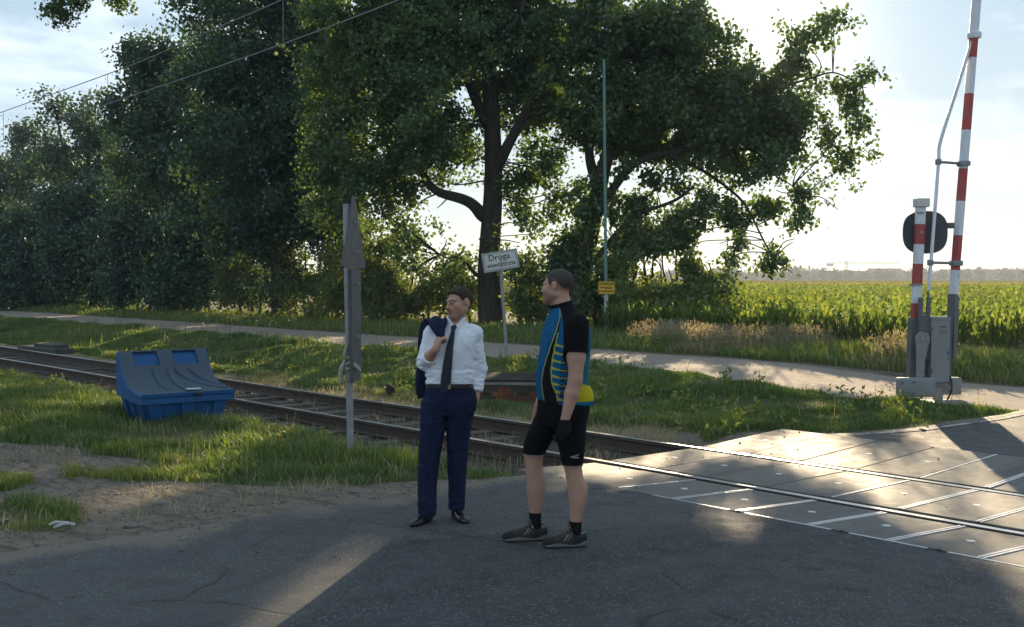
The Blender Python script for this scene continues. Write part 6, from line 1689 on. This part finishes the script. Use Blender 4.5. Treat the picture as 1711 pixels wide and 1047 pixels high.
# ------------------------------------------------------------------ the cyclist
GLY = {'T': ('111', '010', '010', '010', '010'), 'R': ('110', '101', '110', '101', '101'), 'E': ('111', '100', '110', '100', '111'), 'A': ('010', '101', '111', '101', '101'), 'N': ('101', '111', '111', '111', '101'), 'H': ('101', '101', '111', '101', '101')}
def cyclist():
    p0 = at(910, 906, .085); gz = .085 + .006
    t = thing('person', 'man in blue and yellow cycling jersey and black shorts, looking away left', 'person', (p0[0], p0[1], gz), YAW)
    HC = np.array([.082, .012, 1.752]); RH = rot_z(math.radians(-117)) @ rot_x(math.radians(4))
    to_head = lambda P: (P - HC) @ RH
    f2, l2 = np.array([-.95, -.31]), np.array([.31, -.95]); yaw = math.atan2(f2[1], f2[0])
    torso = [(.93, .128, 0, .165, .175), (1.0, .124, 0, .170, .178), (1.08, .118, 0, .172, .176), (1.16, .120, 0, .170, .176), (1.3, .135, 0, .165, .184), (1.42, .147, 0, .158, .190), (1.50, .148, .005, .138, .178), (1.555, .140, .005, .108, .150), (1.60, .128, .005, .080, .10), (1.64, .118, .008, .066, .066)]
    shL, elL, wrL = np.array([.213, -.165, 1.49]), np.array([.197, -.215, 1.13]), np.array([.128, -.245, .868])
    shR, elR, wrR = np.array([.095, .175, 1.49]), np.array([.055, .245, 1.16]), np.array([-.035, .155, .925])
    legN = [(.03, .205, -.105, .040, .042), (.10, .205, -.105, .038, .041), (.17, .206, -.105, .041, .044), (.26, .216, -.10, .056, .056), (.38, .220, -.095, .070, .064), (.48, .196, -.09, .062, .060), (.54, .186, -.09, .066, .066), (.62, .182, -.09, .080, .080), (.72, .178, -.085, .093, .092), (.84, .165, -.08, .108, .10), (.93, .15, -.07, .12, .10)]
    legF = [(.03, -.060, .085, .040, .042), (.10, -.062, .085, .038, .041), (.19, -.064, .085, .043, .046), (.28, -.060, .085, .060, .058), (.40, -.056, .085, .072, .064), (.50, -.072, .085, .062, .060), (.58, -.074, .085, .070, .068), (.66, -.05, .085, .088, .085), (.76, .0, .08, .104, .095), (.86, .06, .075, .115, .10), (.93, .10, .07, .12, .10)]
    pelvis = [(.80, .125, 0, .135, .15), (.88, .128, 0, .165, .172), (.95, .128, 0, .17, .176), (1.02, .124, 0, .168, .172)]
    def body(P):
        d = loft(P, torso, yaw, -.012)
        d = smin(d, smin(loft(P, legN, 0, -.003), loft(P, legF, 0, -.003), .005), .02)
        d = smin(d, loft(P, pelvis, yaw, -.012), .04)
        d = smin(d, chain(P, [shL, shL * .4 + elL * .6, elL, elL * .65 + wrL * .35, wrL], [.066, .058, .046, .048, .029], .02), .03)
        d = smin(d, chain(P, [shR, elR, elR * .65 + wrR * .35, wrR], [.062, .046, .047, .028], .02), .03)
        d = smin(d, rc(P, (.118, .006, 1.58), (.098, .012, 1.69), .070, .066), .035)
        d = smin(d, head_sdf(to_head(P), .8), .02)
        d = smin(d, hand(P, wrL, (-.16, -.02, -.98), (.50, -.86, .0), -1, (.55, .5, .5, .55), .4, 1.02, .05), .012)
        d = smin(d, hand(P, wrR, (-.10, -.05, -.98), (.1, 1, 0), 1, (.4, .4, .4, .45), .4, 1.0), .012)
        return d
    base = np.array([.50, .275, .190])
    def bc(V):
        C = full(V, base); L = to_head(V)
        C = skin_head_colour(L, base, (.30, .13, .11), (.05, .038, .03), .8, C)
        put(C, .30 * sst(.6, .3, V[:, 2]) * noise3(V, .05, 6, 2), (.36, .17, .11))
        scalp = sst(-.004, .012, L[:, 2] - hair_line(L)) * (L[:, 2] > -.08)
        put(C, .6 * scalp, (.05, .04, .035))
        return C
    sdf_mesh('body', body, (-.20, -.34, -.01), (.36, .34, 1.90), .0042, bc, SKIN, t)
    def hair(P):
        L = to_head(P)
        d = ell(L, (0, .022, .030), (.0795, .0985, .0870)) + .0022 * (noise3(L, .006, 5, 1) - .5)
        return smax(d, (hair_line(L, .004) - L[:, 2]) * .8, .003)
    def buzz(V):
        L = to_head(V); C = full(V, (.060, .049, .042)) * (.75 + .5 * noise3(V, .008, 8, 2))[:, None]
        put(C, .75 * sst(.030, .002, L[:, 2] - hair_line(L)) * (.6 + .4 * noise3(V, .006, 4, 1)), base * .62); return C
    hr = sdf_mesh('hair', hair, HC - .15, HC + .15, .0036, lambda V: buzz(V), HAIRM, t)
    strands(hr, 5200, .0055, to_head, RH, (.055, .044, .037), lambda L: np.tile(np.array([0, .4, -.5]), (len(L), 1)), .22)
    # jersey
    pc = np.array([.30, -.02, 1.02])
    def jersey(P):
        z = P[:, 2]
        d = loft(P, torso, yaw, .002)
        d = d + wr(P, .006, .07, 23, (1, 1, 1.5)) * (.35 + .9 * np.exp(-((z - 1.10) / .09) ** 2))
        a = chain(P, [shL, shL * .45 + elL * .55], [.080, .080], .02) + wr(P, .003, .06, 24)
        ax = (elL - shL) / np.linalg.norm(elL - shL); a = smax(a, (P - (shL * .50 + elL * .50)) @ ax, .006)
        a2 = chain(P, [shR, shR * .45 + elR * .55], [.078, .078], .02)
        ax = (elR - shR) / np.linalg.norm(elR - shR); a2 = smax(a2, (P - (shR * .50 + elR * .50)) @ ax, .006)
        d = smin(smin(d, a, .035), a2, .035)
        # full rear pockets hanging over the waistband
        q = (P[:, :2] - torso_c(z)) @ f2
        d = smin(d, ell(P, (.262, -.005, .990), (.074, .13, .088)), .035)
        d = smin(d, rc(P, (.125, .006, 1.54), (.110, .010, 1.66), .084, .0765), .02)
        d = smax(d, z - (1.640 + .25 * (P[:, 0] - .118)), .004)
        d = smax(d, (.955 + .025 * sst(.12, -.05, P[:, 0]) - .012 * sst(.15, .3, P[:, 0])) - z, .004)
        return d
    T_ = np.asarray(sorted(torso))
    def torso_c(z): return np.stack([np.interp(z, T_[:, 0], T_[:, 1]), np.interp(z, T_[:, 0], T_[:, 2])], 1)
    def jc(V):
        z = V[:, 2]; v = V[:, :2] - torso_c(z)
        rd, rl = np.interp(z, T_[:, 0], T_[:, 3]), np.interp(z, T_[:, 0], T_[:, 4])
        ph = np.degrees(np.arctan2((v @ l2) / rl, (v @ f2) / rd))
        C = full(V, (.006, .100, .225)); put(C, np.clip(sst(88, 108, ph) + (ph < -100), 0, 1), (.009, .135, .175))
        C *= (.62 + .65 * noise3(V * np.array([1, 1, .35]), .016, 51, 3))[:, None]
        armd = chain(V, [shL, shL * .45 + elL * .55], [.080, .080], .02); armr = chain(V, [shR, shR * .45 + elR * .55], [.078, .078], .02)
        jag = .028 * (np.abs(((z * 13) % 1) - .5) * 2 - .5) * 60
        L0 = np.interp(z, [.95, 1.03, 1.1, 1.2, 1.3, 1.42, 1.5, 1.58], [24, 21, 19, 21, 28, 38, 43, 47])
        L1 = np.interp(z, [.95, 1.03, 1.1, 1.2, 1.3, 1.42, 1.5, 1.58], [58, 56, 48, 42, 42, 45, 48, 49])
        L0 = L0 + np.where(z > 1.22, jag * .8, 0); L1 = L1 + np.where(z > 1.06, jag * .7, 0)
        zig = (ph > L1) & (ph < 92) & (z < 1.40) & (z > .985)
        s = ((z + .0012 * (ph - L1) * .35) / .052) % 1
        saw = s < (.20 + .25 * np.clip(1 - (ph - L1) / 22, 0, 1) ** 2)
        put(C, zig & saw, (.38, .38, .06)); 
        put(C, (ph > L0) & (ph < L1) & (z < 1.56), (.008, .008, .010))
        put(C, ((np.abs(ph - L0) < 1.15) & (z < 1.6)) | ((np.abs(ph - L1) < 1.2) & (z < 1.44) & (z > .985)), (.38, .38, .06))
        # lettering down the side panel
        word = 'TREAHN'; cell = .0118
        for i, ch in enumerate(word):
            z1 = 1.30 - i * .052
            for r, row in enumerate(GLY[ch]):
                for c_, bit in enumerate(row):
                    if bit == '1':
                        a_ = 78 - r * 3.4
                        put(C, (np.abs(ph - a_) < 1.5) & (np.abs(z - (z1 - c_ * cell)) < cell * .48), (.010, .010, .014))
        put(C, (ph > 58) & (ph < 100) & (z < .99) & (z > .95), (.006, .1, .22))
        # black raglan sleeve and collar
        blk = (armd < .010) | ((ph > np.interp(z, [1.3, 1.45, 1.6], [64, 58, 50])) & (ph < np.interp(z, [1.3, 1.45, 1.6], [112, 126, 165])) & (z > 1.37)) | (armr < .010) | (z > 1.612 + .25 * (V[:, 0] - .118))
        put(C, blk, (.005, .005, .006))
        pk = (V[:, 0] > .17) & (z < np.interp(V[:, 0], [.17, .34], [1.125, 1.06])) & (z > .975) & (ph > 92)
        put(C, pk, (.48, .40, .012)); put(C, (V[:, 0] > .16) & (z <= .977) & (ph > 92), (.008, .15, .27))
        return C
    sdf_mesh('jersey', jersey, (-.10, -.34, .92), (.40, .34, 1.66), .0040, jc, STRETCH, t)
    # shorts
    def shorts(P):
        z = P[:, 2]
        A = loft(P, legN, 0, .004); B_ = loft(P, legF, 0, .004)
        A = smax(A, .535 - z, .004); B_ = smax(B_, .578 + .03 * (P[:, 0] + .07) * -1 - z, .004)
        d = smin(A, B_, .012); d = smin(d, loft(P, pelvis, yaw, .002), .04)
        return d + wr(P, .002, .08, 33)
    def shc(V):
        C = full(V, (.005, .005, .006)); near = V[:, 1] < 0
        put(C, (near & (V[:, 2] < .547) & (V[:, 0] > .06)) | (~near & (V[:, 0] < .03) & (V[:, 2] < .592 - .03 * (V[:, 0] + .07))), (.34, .27, .28))
        lx, lz = V[:, 0] - .195, V[:, 2] - .615
        put(C, (V[:, 1] < -.10) & (((np.abs(lz - .25 * lx) < .004) & (np.abs(lx) < .028)) | ((np.abs(lz + .010 + .1 * lx) < .004) & (lx > -.02) & (lx < .03))), (.30, .30, .31))
        return C
    sdf_mesh('shorts', shorts, (-.18, -.24, .52), (.35, .24, 1.05), .0042, shc, STRETCH, t)
    # socks, gloves, shoes
    def sock(P):
        return smax(np.minimum(loft(P, legN, 0, .004) + 0 * 1, 9), P[:, 2] - .175, .004)
    for tab, top in ((legN, .165), (legF, .185)):
        c = tab[1]
        sdf_mesh('sock', lambda P: smax(loft(P, tab, 0, .003), P[:, 2] - top - .05 * (P[:, 0] - c[1]) * -1, .003), (c[1] - .08, c[2] - .08, .03), (c[1] + .09, c[2] + .08, .22), .0042, lambda V: full(V, (.010, .010, .012)), CLOTH, t)
    def glove(P):
        d = hand(P, wrL, (-.16, -.02, -.98), (.50, -.86, .0), -1, (.55, .5, .5, .55), .4, 1.02, .05) - .003
        d = smin(d, rc(P, wrL, wrL * .93 + elL * .07, .031, .033), .01)
        return smax(d, P[:, 2] - .872, .003)
    sdf_mesh('glove', glove, wrL - .13 - np.array([0, 0, .14]), wrL + .12, .0036, lambda V: full(V, (.014, .014, .016)), CLOTH, t)
    for heel, toe in (((.282, -.135, 0), (-.020, -.165, 0)), ((.022, .06, 0), (-.292, .01, 0))):
        hv, tv = np.array(heel), np.array(toe); ax = tv - hv; Ln = np.linalg.norm(ax); ax /= Ln; sd = np.array([-ax[1], ax[0], 0])
        def shoe(P):
            d = shoe_sdf(P - np.array([0, 0, .012]), heel, toe, 1.05, .098)
            v = P - hv; l = v @ ax / Ln
            return smax(d, -(rc(P, hv + ax * .075 + [0, 0, .10], hv + ax * .075 + [0, 0, .2], .036, .045)), .008)
        def sc(V):
            v = V - hv; l = v @ ax / Ln; s = v @ sd; z = V[:, 2]
            C = full(V, (.048, .043, .036)) * (.8 + .4 * noise3(V, .02, 3))[:, None]
            put(C, (l > .76) & (z < .075), (.026, .027, .029)); put(C, (l < .32) & (z < .075), (.030, .030, .032))
            put(C, (l < .36) & (z > .090 + .03 * np.abs(l - .2)), (.23, .22, .20)); put(C, (l > .05) & (l < .30) & (z > .098) & (z < .112 + .02 * l), (.10, .10, .10))
            put(C, (np.abs(l - .50 + (z - .06) * 2.2) < .016) & (z > .045) & (z < .09), (.23, .22, .19)); put(C, (np.abs(l - .43 + (z - .06) * 2.2) < .012) & (z > .045) & (z < .085), (.17, .16, .15))
            put(C, (np.abs(s) < .016) & (l > .38) & (l < .62) & (z > .06), (.055, .045, .028))
            return C
        lo = np.minimum(heel, toe) - .07; hi = np.maximum(heel, toe) + .07; lo[2] = -.005; hi[2] = .17
        sh = sdf_mesh('shoe', shoe, lo, hi, .0036, sc, CLOTH, t)
        def sole(P):
            v = P - hv; l = v @ ax / Ln
            d = shoe_sdf(P, heel, toe, 1.12, .098)
            wav = .026 + .008 * np.cos(l * 9.5) + .012 * sst(.25, 0, l)
            return smax(smax(d, P[:, 2] - wav, .003), .0012 + .006 * (np.abs(((l * 18) % 1) - .5) > .32) * 1.0 + .02 * sst(.9, 1.0, l) - P[:, 2], .003)
        sdf_mesh('sole', sole, lo - .01, hi, .0036, lambda V: full(V, (.15, .145, .13)), CLOTH, sh)
        nb = NB()
        for l, z in ((.36, .128), (.43, .113), (.50, .100), (.57, .088)):
            c = hv + ax * l * Ln; nb.tube([c - sd * .03 + [0, 0, z - .014], c + [0, 0, z + .004], c + sd * .03 + [0, 0, z - .014]], [.003] * 3, 6)
        c = hv + ax * .36 * Ln + [0, 0, .132]
        for q in (-1, 1): nb.tube(spline([c, c + sd * q * .02 + ax * .01 + [0, 0, .015], c + sd * q * .035 + ax * .015, c + sd * q * .01], 5), np.full(16, .0028), 6)
        link('laces', nb.mesh('laces'), simple('brown_lace', (.10, .075, .035), .9), sh)
cyclist()
# ------------------------------------------------------------------ evening haze over the whole place
b = MB(); b.box((0, 0, 10.5), (4200, 4200, 26))
hz = b.build('haze', None)
hm = bpy.data.materials.new('thin_air'); hm.use_nodes = True
hm.node_tree.nodes.clear()
ho = hm.node_tree.nodes.new('ShaderNodeOutputMaterial'); hv = hm.node_tree.nodes.new('ShaderNodeVolumePrincipled')
hv.inputs['Color'].default_value = (0.80, 0.88, 0.97, 1)
hv.inputs['Density'].default_value = 0.0005
hv.inputs['Anisotropy'].default_value = 0.12
hm.node_tree.links.new(hv.outputs[0], ho.inputs['Volume'])
hz.data.materials.append(hm)
tag(hz, kind='stuff')
